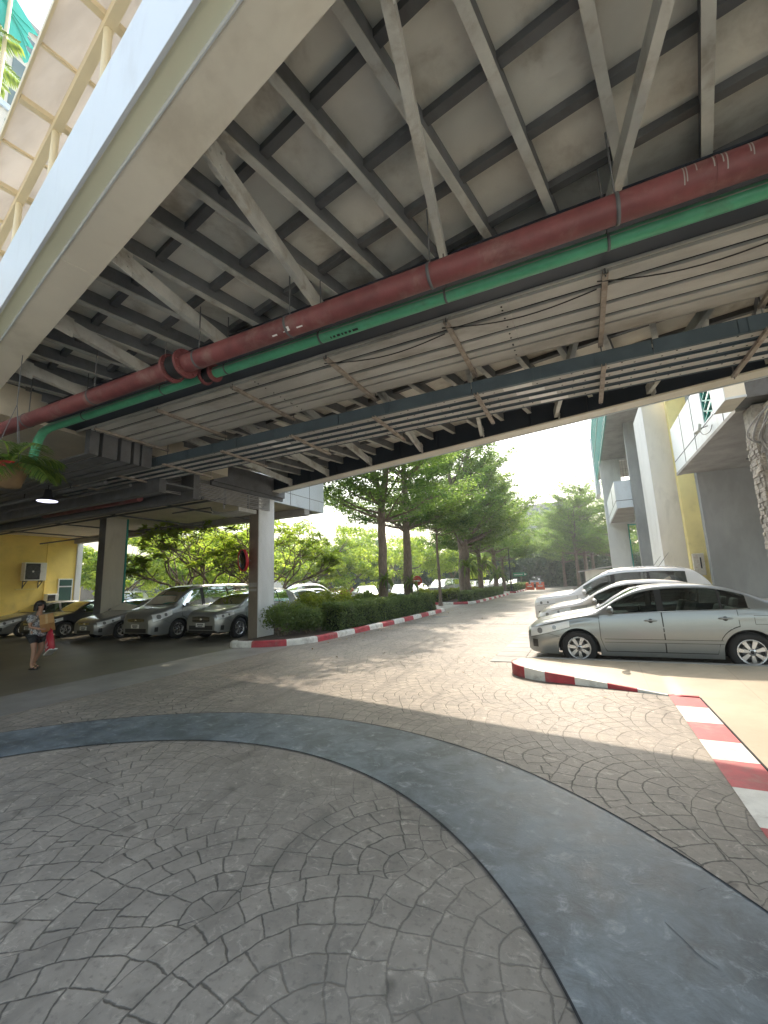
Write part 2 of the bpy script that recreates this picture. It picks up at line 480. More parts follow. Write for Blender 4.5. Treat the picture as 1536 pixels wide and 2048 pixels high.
    M['seam'] = flat('panel_seam', (0.02, 0.02, 0.02), 0.7)
    def paint(n, c, metal=0.55, rough=0.3):
        m, nt, bs = new_mat(n)
        v = coords(nt)
        nz = noise(nt, v, 400, 2, 0.5)
        n2 = noise(nt, v, 3, 4, 0.6)
        col = mixc(nt, Ex(nt, nz.outputs['Fac']).step(0.35, 0.65), [x * 0.94 for x in c], [min(1, x * 1.05) for x in c])
        col = mixc(nt, Ex(nt, n2.outputs['Fac']).step(0.5, 0.8) * 0.12, col, (0.35, 0.31, 0.26))
        nt.links.new(col, bs.inputs['Base Color'])
        bs.inputs['Metallic'].default_value = metal
        bs.inputs['Roughness'].default_value = rough
        bs.inputs['Coat Weight'].default_value = 0.7
        bs.inputs['Coat Roughness'].default_value = 0.06
        return m
    M['paint_silver'] = paint('paint_silver', (0.30, 0.315, 0.31))
    M['paint_champagne'] = paint('paint_champagne', (0.47, 0.44, 0.39))
    M['paint_white'] = paint('paint_white', (0.74, 0.74, 0.73), 0.0, 0.35)
    M['paint_grey'] = paint('paint_grey', (0.26, 0.265, 0.27))
    M['paint_dark'] = paint('paint_dark', (0.035, 0.036, 0.04), 0.3)
    M['paint_red'] = paint('paint_red', (0.40, 0.03, 0.03), 0.2)
    M['paint_blue'] = paint('paint_blue', (0.45, 0.52, 0.60), 0.4)
    M['bark'] = mat('tree_bark', (0.20, 0.155, 0.12), 0.9, var=0.3, scale=5, bmp=0.6, dirt=((0.10, 0.075, 0.055), 4, 0.6), stretch=(3, 3, 0.7))
    M['leaf_umbrella'] = leaf_mat('umbrella_leaf', (0.065, 0.14, 0.04), (0.24, 0.36, 0.09), 0.6)
    M['leaf_bright'] = leaf_mat('bright_leaf', (0.13, 0.235, 0.045), (0.37, 0.47, 0.095), 0.62)
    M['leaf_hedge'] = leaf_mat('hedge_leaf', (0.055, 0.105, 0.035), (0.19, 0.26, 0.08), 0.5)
    M['leaf_bush'] = leaf_mat('bush_leaf', (0.08, 0.14, 0.025), (0.29, 0.35, 0.055), 0.5)
    M['leaf_dark'] = leaf_mat('dark_leaf', (0.035, 0.075, 0.042), (0.095, 0.15, 0.07), 0.4)
    M['leaf_palm'] = leaf_mat('palm_leaf', (0.055, 0.12, 0.03), (0.24, 0.32, 0.07), 0.5)
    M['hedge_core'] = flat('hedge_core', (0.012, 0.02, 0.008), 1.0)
    M['soil'] = mat('planter_soil', (0.07, 0.05, 0.035), 0.95, var=0.4, scale=6, bmp=0.6)
    M['sign_red'] = flat('sign_red', (0.5, 0.02, 0.03), 0.4)
    M['sign_green'] = flat('sign_green', (0.02, 0.27, 0.13), 0.4)
    M['orange'] = flat('barrier_orange', (0.75, 0.13, 0.05), 0.5)
    M['mirror'] = flat('mirror_glass', (0.06, 0.06, 0.065), 0.05, metal=0.6)
    M['skin'] = mat('skin', (0.42, 0.24, 0.16), 0.55, var=0.06)
    M['hair'] = flat('hair_black', (0.012, 0.010, 0.010), 0.45)
    M['card'] = mat('cardboard', (0.48, 0.27, 0.10), 0.8, var=0.06)
    M['shorts'] = mat('dark_shorts', (0.03, 0.032, 0.035), 0.85, var=0.15)
setup_mats()
# =================================================================== setting
def ND(n, d, z=0.0):
    return (MEAN_N[0] * n + MEAN_D[0] * d, MEAN_N[1] * n + MEAN_D[1] * d, z)

def sheet(name, poly, z, m):
    b = MB(); b.add([(x, y, z) for x, y in poly], [tuple(range(len(poly)))])
    return tag(b.build(name, m), kind='structure')

def ring(cx, cy, r0, r1, z, m, name, n=160):
    b = MB()
    v = []
    for k in range(n):
        a = 2 * PI * k / n
        v += [(cx + r0 * math.cos(a), cy + r0 * math.sin(a), z), (cx + r1 * math.cos(a), cy + r1 * math.sin(a), z)]
    b.add(v, [(2 * k, 2 * k + 1, (2 * k + 3) % (2 * n), (2 * k + 2) % (2 * n)) for k in range(n)])
    return tag(b.build(name, m), kind='structure')

def build_ground():
    sheet('ground', [(-200, -60), (200, -60), (200, 260), (-200, 260)], 0.0, M['ground'])
    sheet('car_park_ground', [(-70, 14.6), (-10.9, 14.6), (-10.9, 72), (-70, 72)], 0.004, M['asphalt'])
    sheet('parking_floor', [(-45, -10), (-9.32, -10), (-9.32, 14.6), (-45, 14.6)], 0.004, M['parking'])
    sheet('concrete_apron', [(-9.32, -4.6), (-7.8, -4.6), (-7.8, 11.0), (-9.32, 11.0)], 0.006, M['apron'])
    sheet('road', [(-7.8, -4.6), (9, -4.6), (9, 90), (-7.8, 90)], 0.004, M['paving'])
    sheet('unseen_bounce_pavement', [(-9.3, -59), (40, -59), (40, -4.62), (-9.3, -4.62)], 0.0065, M['bounce_ground'])  # pale ground added out of view to bounce light under the bridge
    sheet('side_road', [(-10.9, 23.9), (-7.8, 23.9), (-7.8, 29.2), (-10.9, 29.2)], 0.008, M['apron'])
    # curved blue grey band: annulus between two circles that are not quite concentric
    b = MB(); n = 200; v = []
    for k in range(n):
        a = 2 * PI * k / n
        v += [(-3.21 + 3.41 * math.cos(a), 0.41 + 3.41 * math.sin(a), 0.009), (-3.16 + 4.71 * math.cos(a), 0.127 + 4.71 * math.sin(a), 0.009)]
    b.add(v, [(2 * k, 2 * k + 1, (2 * k + 3) % (2 * n), (2 * k + 2) % (2 * n)) for k in range(n)])
    tag(b.build('curved_band_path', M['band']), kind='structure')
    ring(-3.21, 0.41, 3.402, 3.414, 0.0125, M['groove'], 'groove_path')
    ring(-3.16, 0.127, 4.704, 4.716, 0.0125, M['groove'], 'groove_path')
    b = MB()
    def crack(pts, w):
        L = [[(x + w * (1 if s else -1) * 0.5, y, 0.0115) for s in (0, 1)] for x, y in smooth_path(pts, 4)]
        b.grid(np.array(L), 0, False)
    crack([(0.17, 2.66), (0.205, 2.61), (0.24, 2.56), (0.28, 2.50), (0.33, 2.46)], 0.004)
    crack([(0.36, 2.96), (0.42, 3.01), (0.50, 3.0), (0.61, 2.97), (0.72, 2.98)], 0.004)
    tag(b.build('pavement_crack_path', M['crack']), kind='structure')
    # drain across the road, manhole covers
    b = MB(); b.box(-7.0, -5.0, 16.40, 16.46, 0.0, 0.010); b.box(-5.0, -2.0, 16.35, 16.52, 0.0, 0.011, 1)
    for k in range(20): b.box(-4.95 + k * 0.148, -4.93 + k * 0.148, 16.36, 16.51, 0.0, 0.0125)
    tag(b.build('road_drain', [M['steel_dark'], M['concrete']]), kind='structure')
    for x, y in ((-6.4, 19.5), (-2.8, 19.7)):
        b = MB(); b.lathe([(0, 0.012), (0.33, 0.012), (0.36, 0.009), (0.42, 0.006)], (x, y, 0), 'z', 28)
        tag(b.build('road_manhole', M['steel_dark']), kind='structure')

def kerb_run(path, seg, first, name, w=0.20, h=0.17):
    """painted kerb along a polyline (road side on the right of travel), equal stripes"""
    P = [Vector((x, y, 0)) for x, y in path]
    # resample
    d = [0]
    for a, c in zip(P, P[1:]): d.append(d[-1] + (c - a).length)
    def at(s):
        for i in range(len(P) - 1):
            if s <= d[i + 1] or i == len(P) - 2:
                t = (s - d[i]) / max(1e-6, d[i + 1] - d[i])
                return P[i].lerp(P[i + 1], t), (P[i + 1] - P[i]).normalized()
    b = MB()
    n = max(1, int(round(d[-1] / seg)))
    for k in range(n):
        L = []
        for j in range(6):
            s = d[-1] * (k + j / 5.0) / n
            p, t = at(min(s, d[-1] - 1e-4))
            s2 = min(d[-1] - 1e-4, s + 0.05); s1 = max(0, s - 0.05)
            t = (at(s2)[0] - at(s1)[0]).normalized()
            nrm = Vector((t.y, -t.x, 0))        # right-hand side
            q = p + nrm * 0.0
            prof = [(0.0, 0.0), (-0.02, h * 0.72), (-0.035, h * 0.9), (-0.06, h), (-w, h), (-w, 0)]
            if j == 0 and k > 0: pass
            L.append([(q.x + nrm.x * a, q.y + nrm.y * a, z) for a, z in prof])
        mi = (k + first) % 2
        b.grid(np.array(L), mi, smooth=False, flip=True)
        b.add(L[0], [tuple(range(6))], mi); b.add(L[-1], [tuple(range(5, -1, -1))], mi)
    return tag(b.build(name, [M['kerb_white'], M['kerb_red']], weld=False), kind='structure')

def smooth_path(pts, n=8):
    out = []
    for i in range(len(pts) - 1):
        p0 = Vector(pts[max(i - 1, 0)]); p1 = Vector(pts[i]); p2 = Vector(pts[i + 1]); p3 = Vector(pts[min(i + 2, len(pts) - 1)])
        for k in range(n):
            t = k / n
            out.append(tuple(0.5 * ((2 * p1) + (p2 - p0) * t + (2 * p0 - 5 * p1 + 4 * p2 - p3) * t * t + (3 * p1 - p0 - 3 * p2 + p3) * t ** 3)))
    out.append(tuple(pts[-1]))
    return out

def build_kerbs():
    p = smooth_path([(-9.75, 9.75), (-9.45, 9.50), (-8.6, 9.72), (-7.95, 10.12), (-7.52, 10.9), (-7.42, 12), (-7.3, 14), (-7.2, 17), (-7.18, 20), (-7.18, 22.6), (-7.35, 23.2)], 6)
    kerb_run(p, 1.0, 0, 'painted_kerb')
    p = smooth_path([(-10.6, 29.0), (-8.4, 29.05), (-7.5, 29.5), (-7.2, 30.4), (-7.15, 34), (-7.15, 44.0)], 6)
    kerb_run(p, 1.05, 1, 'painted_kerb')
    p = smooth_path([(-9.0, 49.5), (-7.6, 49.7), (-7.2, 50.6), (-7.15, 66)], 6)
    kerb_run(p, 1.1, 0, 'painted_kerb')
    sheet('planter_ground', [(-9.6, 9.95), (-8.6, 9.95), (-7.65, 11), (-7.4, 14), (-7.4, 22.9), (-10.9, 22.9), (-10.9, 12.4), (-9.6, 12.4)], 0.13, M['soil'])
    sheet('planter_ground', [(-10.9, 29.3), (-8.4, 29.3), (-7.4, 30.4), (-7.35, 44), (-10.9, 44)], 0.13, M['soil'])
    sheet('planter_ground', [(-10.9, 49.8), (-7.6, 49.9), (-7.35, 51), (-7.35, 66), (-10.9, 66)], 0.13, M['soil'])
    # raised beige platform with a painted, tapering front edge
    def zt(x, y):
        far = 0.15
        y0 = 7.9 if x < -1.29 else max(7.13, 7.62 - (x + 0.85) * 0.235) if x < 1.2 else 7.13
        nearz = max(0.0, min(0.2, 0.2 - (x + 1.35) / 2.3 * 0.2))
        if x >= 1.0: nearz = 0.018
        t = max(0, min(1, (y - y0) / max(0.2, 8.75 - y0)))
        return nearz + (far - nearz) * t
    near = [(-1.33, 8.55), (-1.38, 8.2), (-1.24, 7.86), (-0.85, 7.60), (-0.41, 7.50), (0.03, 7.39), (0.5, 7.26), (0.85, 7.16), (1.2, 7.13)]
    near = smooth_path(near, 5)
    b = MB()
    top = []
    for x, y in near:
        xf = x if x > -1.2 else -1.25 + (x + 1.2) * 0.2
        yf = 8.78
        row = [(x + (xf - x) * t, y + (yf - y) * t, zt(x + (xf - x) * t, y + (yf - y) * t)) for t in np.linspace(0, 1, 7)]
        top.append(row)
    b.grid(np.array(top), 0, smooth=True)
    row = top[-1]
    ext = [[(X, y, zt(max(X, 1.21), y)) for y in [7.13, 7.5, 7.9, 8.3, 8.78]] for X in (1.2, 3, 6, 12)]
    b.grid(np.array(ext), 0, smooth=True)
    b.add([(1.2, -4.6, 0.018), (12, -4.6, 0.018), (12, 7.13, 0.018), (1.2, 7.13, 0.018)], [(0, 1, 2, 3)])
    # raised lip along the far edge
    b.box(-1.2, 12, 8.78, 8.9, 0.0, 0.158, 1)
    tag(b.build('platform_pavement', [M['tile'], M['concrete']]), kind='structure')
    b = MB(); nn = len(near)
    cuts = [0.0, 0.27, 0.385, 0.52, 0.655, 0.79, 0.90, 1.0]
    d = [0]
    for a, c in zip(near, near[1:]): d.append(d[-1] + math.hypot(c[0] - a[0], c[1] - a[1]))
    for i in range(nn - 1):
        s = (d[i] + d[i + 1]) / 2 / d[-1]
        k = [j for j in range(7) if cuts[j] <= s][-1]
        (x0, y0), (x1, y1) = near[i], near[i + 1]
        o = 0.012
        b.add([(x0, y0 - o, 0), (x1, y1 - o, 0), (x1, y1 - o, zt(x1, y1) + 0.006), (x0, y0 - o, zt(x0, y0) + 0.006)], [(0, 1, 2, 3)], 1 if k % 2 == 0 else 0)
        b.add([(x0, y0 - o, zt(x0, y0) + 0.006), (x1, y1 - o, zt(x1, y1) + 0.006), (x1, y1 + 0.04, zt(x1, y1) + 0.007), (x0, y0 + 0.04, zt(x0, y0) + 0.007)], [(0, 1, 2, 3)], 1 if k % 2 == 0 else 0)
    # flat painted strip along the platform
    ys = [7.27, 6.64, 6.01, 5.43, 4.93, 4.37, 3.78, 3.15, 2.5, 1.85, 1.2]
    for i in range(len(ys) - 1):
        b.add([(0.855, ys[i + 1], 0.010), (1.195, ys[i + 1], 0.010), (1.195, ys[i] - (0.10 if i == 0 else 0), 0.010), (0.855, ys[i], 0.010)], [(0, 1, 2, 3)], (i + 1) % 2)
    b.box(1.195, 1.21, -4.6, 7.1, 0, 0.021, 2)
    tag(b.build('painted_platform_kerb', [M['kerb_white'], M['kerb_red'], M['groove']]), kind='structure')

# =================================================================== bridge
def build_bridge():
    R = thing('footbridge', 'wide covered bridge overhead with beige edge beams, a ribbed grey underside and a sheet roof', 'bridge', ND(5, 0, 0))
    def sec(b, n0, n1, z0, z1, d0, d1, m=0):
        v = [ND(n, d, z) for z in (z0, z1) for n, d in ((n0, d0), (n1, d0), (n1, d1), (n0, d1))]
        b.add(v, [(0, 1, 2, 3), (4, 7, 6, 5), (0, 4, 5, 1), (1, 5, 6, 2), (2, 6, 7, 3), (3, 7, 4, 0)], m)
    D0, D1 = -8.75, 9.0
    # near edge
    b = MB()
    for a, c in ((D0, -4.72), (-4.716, -0.4), (-0.396, 4.0), (4.004, D1)):
        sec(b, 1.095, 1.43, 5.0, 5.06, a, c)
    sec(b, 1.15, 1.36, 5.06, 5.56, D0, D1, 1)
    b.build('edge_beam', [M['fascia'], M['navy']], R, True, 0.006)
    b = MB()
    sec(b, 0.958, 1.083, 5.03, 5.09, D0, D1)
    sec(b, 1.084, 1.094, 4.992, 5.045, D0, D1, 1)
    b.build('edge_trim', [M['trim'], M['white_panel']], R, True)
    b = MB(); sec(b, 0.925, 0.956, 5.012, 5.80, D0, D1)
    b.build('fascia_panel', M['white_panel'], R, True, 0.004)
    # far edge
    F0, F1 = -11.9, 4.6
    b = MB(); sec(b, 9.26, 9.60, 5.0, 5.035, F0, F1); sec(b, 9.33, 9.42, 5.035, 5.56, F0, F1, 1)
    for k in range(14):
        d = F0 + 0.8 + k * 1.2
        sec(b, 9.29, 9.33, 5.04, 5.55, d, d + 0.018, 1)
    b.build('edge_beam', [M['fascia'], M['navy']], R, True, 0.004)
    b = MB(); sec(b, 9.602, 9.635, 4.985, 5.85, F0, F1)
    b.build('fascia_panel', M['white_panel'], R, True, 0.004)
    # deck
    b = MB(); sec(b, 1.0, 9.58, 5.556, 5.75, -11.6, 9.0)
    b.build('deck', M['deck'], R, True)
    for k in range(-17, 14):
        d = -0.12 + 0.64 * k
        b = MB()
        hw = 0.042
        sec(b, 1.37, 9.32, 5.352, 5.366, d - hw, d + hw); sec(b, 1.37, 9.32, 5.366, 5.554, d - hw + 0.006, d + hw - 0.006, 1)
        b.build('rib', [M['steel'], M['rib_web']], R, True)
    for k in range(11):
        n = 1.93 + 0.668 * k
        b = MB(); sec(b, n, n + 0.085, 5.475, 5.553, -11.3, 8.8)
        b.build('purlin', M['steel_dark'], R, True)
    for k in range(-3, 7):
        d = -0.98 - 1.735 * k
        p, q = Vector(ND(1.44, d, 5.10)), Vector(ND(9.30, d - 2.88, 5.10))
        b = MB()
        b.bar(p + Vector((0, 0, 0.08)), q + Vector((0, 0, 0.08)), 0.075, 0.17)
        for t, off in ((0.012, 0), (0.988, 0)):
            c_ = p.lerp(q, t) + Vector((0, 0, 0.05)); dv = (q - p).normalized()
            b.bar(c_ - dv * 0.12 + Vector((0.05, 0, 0)), c_ + dv * 0.12 + Vector((0.05, 0, 0)), 0.012, 0.26)
            for e in (-0.07, 0.07):
                for zz in (-0.05, 0.07): b.cyl(tuple(c_ + dv * e + Vector((0.05, 0, zz))), tuple(c_ + dv * e + Vector((0.07, 0, zz))), 0.014, 6)
        b.build('cross_beam', M['steel'], R, True)
    # services girder
    b = MB(); b.box(-9.0, 7.2, 4.17, 4.70, 4.955, 4.975); b.box(-9.0, 7.2, 4.42, 4.45, 4.975, 5.34); b.box(-9.0, 7.2, 4.18, 4.69, 5.325, 5.345)
    b.box(-9.0, 7.2, 4.71, 4.735, 4.93, 5.02, 1)
    b.build('girder', [M['navy'], M['tray']], R, True)
    # roof over the walkway
    b = MB(); sec(b, 0.86, 10.2, 8.06, 8.10, -13.5, 9.0)
    b.build('roof_sheet', M['canopy'], R, True)
    b = MB(); sec(b, 0.845, 0.875, 8.02, 8.13, -13.5, 9.0); b.build('roof_edge', M['cream'], R, True)
    for n in (1.22, 5.2, 9.25):
        b = MB(); sec(b, n, n + 0.10, 7.86, 8.0, -13.5, 9.0); b.build('roof_beam', M['cream'], R, True)
    for k in range(-5, 12):
        d = -4.5 - 0.86 * k
        big = k % 2 == 0
        b = MB(); sec(b, 0.88, 9.9, 7.98 if big else 8.02, 8.058, d - (0.04 if big else 0.02), d + (0.04 if big else 0.02))
        b.build('rafter', M['cream'], R, True)
        if big:
            for n in (1.27, 9.3):
                b = MB(); x, y, _ = ND(n, d); b.cyl((x, y, 5.75), (x, y, 7.86), 0.045, 12); b.build('post', M['cream'], R, True)
    return R

def build_services():
    # ---- red pipe
    Y, Z = 3.55, 4.615
    R = thing('red_pipe', 'thick dark red fire pipe with a bolted flange joint running below the bridge', 'pipe', (-1, Y, Z))
    b = MB(); b.tube([(x, Y, Z) for x in np.linspace(-9.9, 8.0, 12)], 0.115, 20)
    for x in (-7.1, -2.2, 1.2, 4.5): b.tube([(x - 0.012, Y, Z), (x + 0.012, Y, Z)], 0.119, 20)
    b.build('pipe_body', M['red_pipe'], R, True)
    for x in (-4.70, -4.44):
        b = MB(); b.cyl((x - 0.018, Y, Z), (x + 0.018, Y, Z), 0.19, 24)
        for k in range(8):
            a = 2 * PI * k / 8
            b.cyl((x - 0.035, Y + 0.155 * math.cos(a), Z + 0.155 * math.sin(a)), (x + 0.035, Y + 0.155 * math.cos(a), Z + 0.155 * math.sin(a)), 0.014, 6)
        b.build('flange', M['red_pipe'], R, True)
    b = MB(); b.cyl((-4.66, Y, Z), (-4.48, Y, Z), 0.15, 20)
    b.build('rubber_joint', M['rubber'], R, True)
    for x in (-8.2, -6.4, -4.2, -2.75, -1.05, 0.55, 2.3):
        b = MB()
        b.lathe([(0.1175, -0.015), (0.122, -0.015), (0.122, 0.015), (0.1175, 0.015)], (x, Y, Z), 'x', 20)
        b.cyl((x, Y, Z + 0.11), (x, Y, 5.36), 0.008, 6)
        b.build('pipe_clamp', M['steel_dark'], R, True)
    # stencilled marks low on the pipe: dash, letter L on its side, dash
    for x0 in (-2.95, 2.15):
        b = MB()
        def mark(xa, xb, a0, a1):
            r = 0.1165
            L = [[(x, Y - r * math.cos(a), Z - r * math.sin(a)) for a in np.linspace(a0, a1, 5)] for x in (xa, xb)]
            b.grid(np.array(L), 0)
        s = 1.0 if x0 < 0 else 1.3
        mark(x0, x0 + 0.07 * s, 0.92, 1.08)
        mark(x0 + 0.16 * s, x0 + 0.25 * s, 0.92, 1.02); mark(x0 + 0.22 * s, x0 + 0.25 * s, 0.60, 1.02); mark(x0 + 0.19 * s, x0 + 0.25 * s, 0.60, 0.68)
        mark(x0 + 0.34 * s, x0 + 0.42 * s, 0.92, 1.06)
        b.build('stencil_lettering', M['white_paint'], R, True)
    # pale drips
    b = MB()
    rnd = random.Random(3)
    for k in range(16):
        x = rnd.choice([1.15, 1.75]) + rnd.uniform(-0.25, 0.3)
        a1 = rnd.uniform(0.1, 0.75)
        r = 0.1162
        L = [[(x + w, Y - r * math.cos(a), Z - r * math.sin(a)) for a in np.linspace(-0.75, a1, 8)] for w in (-0.004, 0.004)]
        b = MB(); b.grid(np.array(L), 0)
        b.build('limescale_drip', M['concrete'], R, True)
    # ---- green pipe
    Y, Z = 3.885, 4.60
    R = thing('green_pipe', 'thinner green pipe below the bridge, bending down at its far left end', 'pipe', (-1, Y, Z))
    pts = [(x, Y, Z) for x in np.linspace(8.0, -8.2, 12)] + [(-8.42, Y, 4.56), (-8.55, Y, 4.44), (-8.68, Y, 4.12), (-8.8, Y, 3.97), (-9.05, Y, 3.9), (-13, Y, 3.86)]
    b = MB(); b.tube(pts, 0.07, 18); b.build('pipe_body', M['green_pipe'], R, True)
    b = MB(); b.box(-8.2, 8.0, Y - 0.074, Y - 0.068, Z - 0.004, Z + 0.004); b.build('pipe_seam', M['concrete'], R, True)
    for x in (-4.46, -4.28):
        b = MB(); b.cyl((x - 0.016, Y, Z), (x + 0.016, Y, Z), 0.125, 22)
        for k in range(6):
            a = 2 * PI * k / 6
            b.cyl((x - 0.03, Y + 0.1 * math.cos(a), Z + 0.1 * math.sin(a)), (x + 0.03, Y + 0.1 * math.cos(a), Z + 0.1 * math.sin(a)), 0.011, 6)
        b.build('flange', M['red_pipe'], R, True)
    b = MB(); b.cyl((-4.45, Y, Z), (-4.29, Y, Z), 0.095, 18); b.build('rubber_joint', M['rubber'], R, True)
    for x in (-7.2, -5.3, -4.05, -2.55, -1.0, 0.5, 2.2):
        b = MB()
        b.lathe([(0.0715, -0.012), (0.076, -0.012), (0.076, 0.012), (0.0715, 0.012)], (x, Y, Z), 'x', 18)
        b.cyl((x, Y, Z + 0.07), (x, Y, 5.36), 0.007, 6)
        b.build('pipe_clamp', M['steel_dark'], R, True)
    b = MB()
    for x0 in (-2.4, 1.7):
        x = x0
        for w in (0.015, 0.03, 0.04, 0.02, 0.03, 0.03, 0.07):
            L = [[(xx, Y - 0.0715 * math.cos(a), Z - 0.0715 * math.sin(a)) for a in np.linspace(0.95, 1.35, 4)] for xx in (x, x + w)]
            b = MB(); b.grid(np.array(L), 0); x += w + 0.022
            b.build('stencil_mark', M['plastic'], R, True)
    # ---- upper cable tray, sheet covers with dark gaps
    R = thing('cable_tray', 'upper row of wide beige covered cable trays with dark gaps, next to the green pipe', 'cable tray', (-1, 5.4, 4.9), group='cable trays below the bridge')
    strips = [(4.745, 4.92), (4.995, 5.295), (5.37, 5.58), (5.655, 5.785), (5.835, 6.07)]
    for y0, y1 in strips:
        b = MB()
        for x0, x1 in ((-8.55, -4.31), (-4.306, -0.49), (-0.486, 2.44), (2.444, 7.0)):
            b.box(x0, x1, y0, y1, 4.90, 4.935)
        for x0 in (-4.4, -0.57, 2.36):
            for yy in np.linspace(y0 + 0.05, y1 - 0.05, 2):
                b.cyl((x0, yy, 4.894), (x0, yy, 4.901), 0.012, 8, 1)
        # the trays drop at the left end; dark steel stands in for shade
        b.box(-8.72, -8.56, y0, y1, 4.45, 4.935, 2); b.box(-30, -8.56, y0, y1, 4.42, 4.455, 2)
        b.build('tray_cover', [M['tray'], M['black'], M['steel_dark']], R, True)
    b = MB(); b.box(-8.5, 7.0, 4.75, 6.05, 4.9355, 4.945)
    b.build('tray_backing', M['black'], R, True)
    b = MB()
    L = [[(x, 6.075, 4.90), (x, 6.12, 4.905), (x, 6.22, 4.96), (x, 6.26, 5.04)] for x in (-8.5, 7.0)]
    b.grid(np.array(L), 0, smooth=True); b.build('tray_side', M['tray'], R, True)
    xs = [2.32 - 1.78 * k for k in range(7)]
    for x in xs:
        b = MB()
        b.box(x - 0.03, x + 0.03, 4.70, 6.33, 4.850, 4.857); b.box(x - 0.03, x - 0.022, 4.70, 6.33, 4.857, 4.897)
        b.box(x + 0.022, x + 0.03, 4.70, 6.33, 4.857, 4.897)
        b.build('bracket', M['angle'], R, True)
        b = MB(); b.cyl((x, 4.72, 4.83), (x, 4.72, 5.35), 0.008, 6); b.build('hanger_rod', M['steel_dark'], R, True)
        b = MB(); b.cyl((x, 6.31, 4.5), (x, 6.31, 5.35), 0.008, 6); b.build('hanger_rod', M['steel_dark'], R, True)
    b = MB()
    for k in range(3):
        x0, x1 = -3.1 + 1.78 * k, -1.32 + 1.78 * k
        pts = [(x0 + (x1 - x0) * t, 4.80 + 0.1 * math.sin(PI * t) + 0.14 * t, 4.86 - 0.05 * math.sin(PI * t)) for t in np.linspace(0, 1, 12)]
        b.tube(pts, 0.008, 6)
    b.build('loose_cable', M['plastic'], R, True)
    # ---- lower cable tray
    R = thing('cable_tray', 'lower cable tray bank of narrow perforated channels with a dark side, hanging by rods', 'cable tray', (-1, 6.8, 4.55), group='cable trays below the bridge')
    b = MB()
    for k in range(9):
        x0 = -13.5 + k * 2.44
        b.box(x0, x0 + 2.425, 6.235, 6.262, 4.545, 4.745)
        for xx in (0.9, 1.0, 1.75): b.box(x0 + xx, x0 + xx + 0.02, 6.225, 6.236, 4.55, 4.74)
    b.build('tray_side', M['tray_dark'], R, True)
    for i in range(4):
        y0 = 6.285 + i * 0.258
        b = MB()
        b.box(-13.5, 7.0, y0, y0 + 0.165, 4.56, 4.575)
        b.box(-13.5, 7.0, y0 - 0.012, y0, 4.545, 4.62, 1); b.box(-13.5, 7.0, y0 + 0.165, y0 + 0.177, 4.545, 4.62, 1)
        rr = random.Random(i)
        for k in range(100):
            xx = -9 + k * 0.16 + 0.02 * (i % 2)
            if k % 4 == 3: continue
            b.box(xx, xx + 0.022, y0 + (0.04 if k % 2 else 0.11), y0 + (0.06 if k % 2 else 0.13), 4.5575, 4.562, 2)
        for k in range(8):
            xx = -10.6 + 2.44 * k + 0.16 * i
            if k % 2 == 0: b.box(xx, xx + 0.42, y0 + 0.03, y0 + 0.135, 4.552, 4.561, 3)
        b.build('tray_channel', [M['tray'], M['tray_dark'], M['black'], M['white_paint']], R, True)
    b = MB(); b.box(-13.5, 7.0, 6.27, 7.32, 4.635, 4.645); b.build('tray_backing', M['black'], R, True)
    for x in xs + [-10.1, -11.9]:
        b = MB()
        b.box(x - 0.03, x + 0.03, 6.2, 7.6, 4.50, 4.507); b.box(x - 0.03, x - 0.022, 6.2, 7.6, 4.507, 4.543)
        b.box(x + 0.022, x + 0.03, 6.2, 7.6, 4.507, 4.543)
        b.build('bracket', M['angle'], R, True)
        b = MB(); b.cyl((x, 7.57, 4.47), (x, 7.57, 5.35), 0.008, 6); b.build('hanger_rod', M['steel_dark'], R, True)
    # ---- bundle of conduits running from the lower tray to the column head
    R = thing('conduit_bundle', 'many thin grey conduits sweeping from the cable tray to the head of the mirror column', 'conduits', (-10, 9, 4.4))
    b = MB()
    for k in range(14):
        zz = 4.34 + 0.042 * k
        o = 0.02 * math.sin(k * 2.1)
        b.tube(smooth_path([(-10.5 + o, 7.4, 4.5 + 0.01 * k), (-10.2, 7.9, zz + 0.05), (-9.95 + o, 8.6, zz), (-9.9, 9.6, zz - 0.02), (-9.82 + o, 10.5, zz - 0.03), (-9.72, 11.4, zz - 0.02)], 5), 0.017, 6)
    b.build('conduit', M['conduit'], R, True)
    b = MB()
    for y in (8.6, 9.6, 10.6): b.box(-9.98, -9.93, y - 0.02, y + 0.02, 4.28, 5.0)
    b.build('strut', M['steel_dark'], R, True)
    b = MB(); b.box(-10.9, -9.72, 9.95, 10.75, 4.12, 4.15); b.box(-10.9, -10.85, 9.95, 10.75, 4.15, 4.25); b.box(-9.77, -9.72, 9.95, 10.75, 4.15, 4.25)
    b.build('tray', M['tray'], R, True)
    b = MB(); b.cyl((-10.0, 9.6, 4.16), (-10.0, 9.6, 4.9), 0.03, 10); b.build('support_pipe', M['conduit'], R, True)
    # ---- conduits at the right, dropping to the stone column
    R = thing('conduit_bundle', 'loose grey conduits curling down to the top of the rough stone column', 'conduits', (3.5, 11, 4.4))
    b = MB()
    rr = random.Random(5)
    for k in range(9):
        x0 = 3.32 + 0.055 * k
        j = lambda s: rr.uniform(-s, s)
        pts = [(x0 + 0.85 + j(.2), 8.3, 5.02 + j(.1)), (x0 + 0.5 + j(.15), 9.3, 4.93 + j(.08)), (x0 + 0.2 + j(.1), 10.2, 4.7 + j(.12)), (x0 + 0.05 + j(.05), 10.75, 4.42 + j(.15))]
        if k % 3 == 0: pts += [(3.6 + j(.05), 10.88, 4.12 + j(.1)), (3.72, 10.98, 4.22 + j(.1))]
        else: pts += [(3.60 + 0.025 * k, 10.93, 4.15), (3.60 + 0.025 * k, 10.94, 3.7 - 0.1 * (k % 4))]
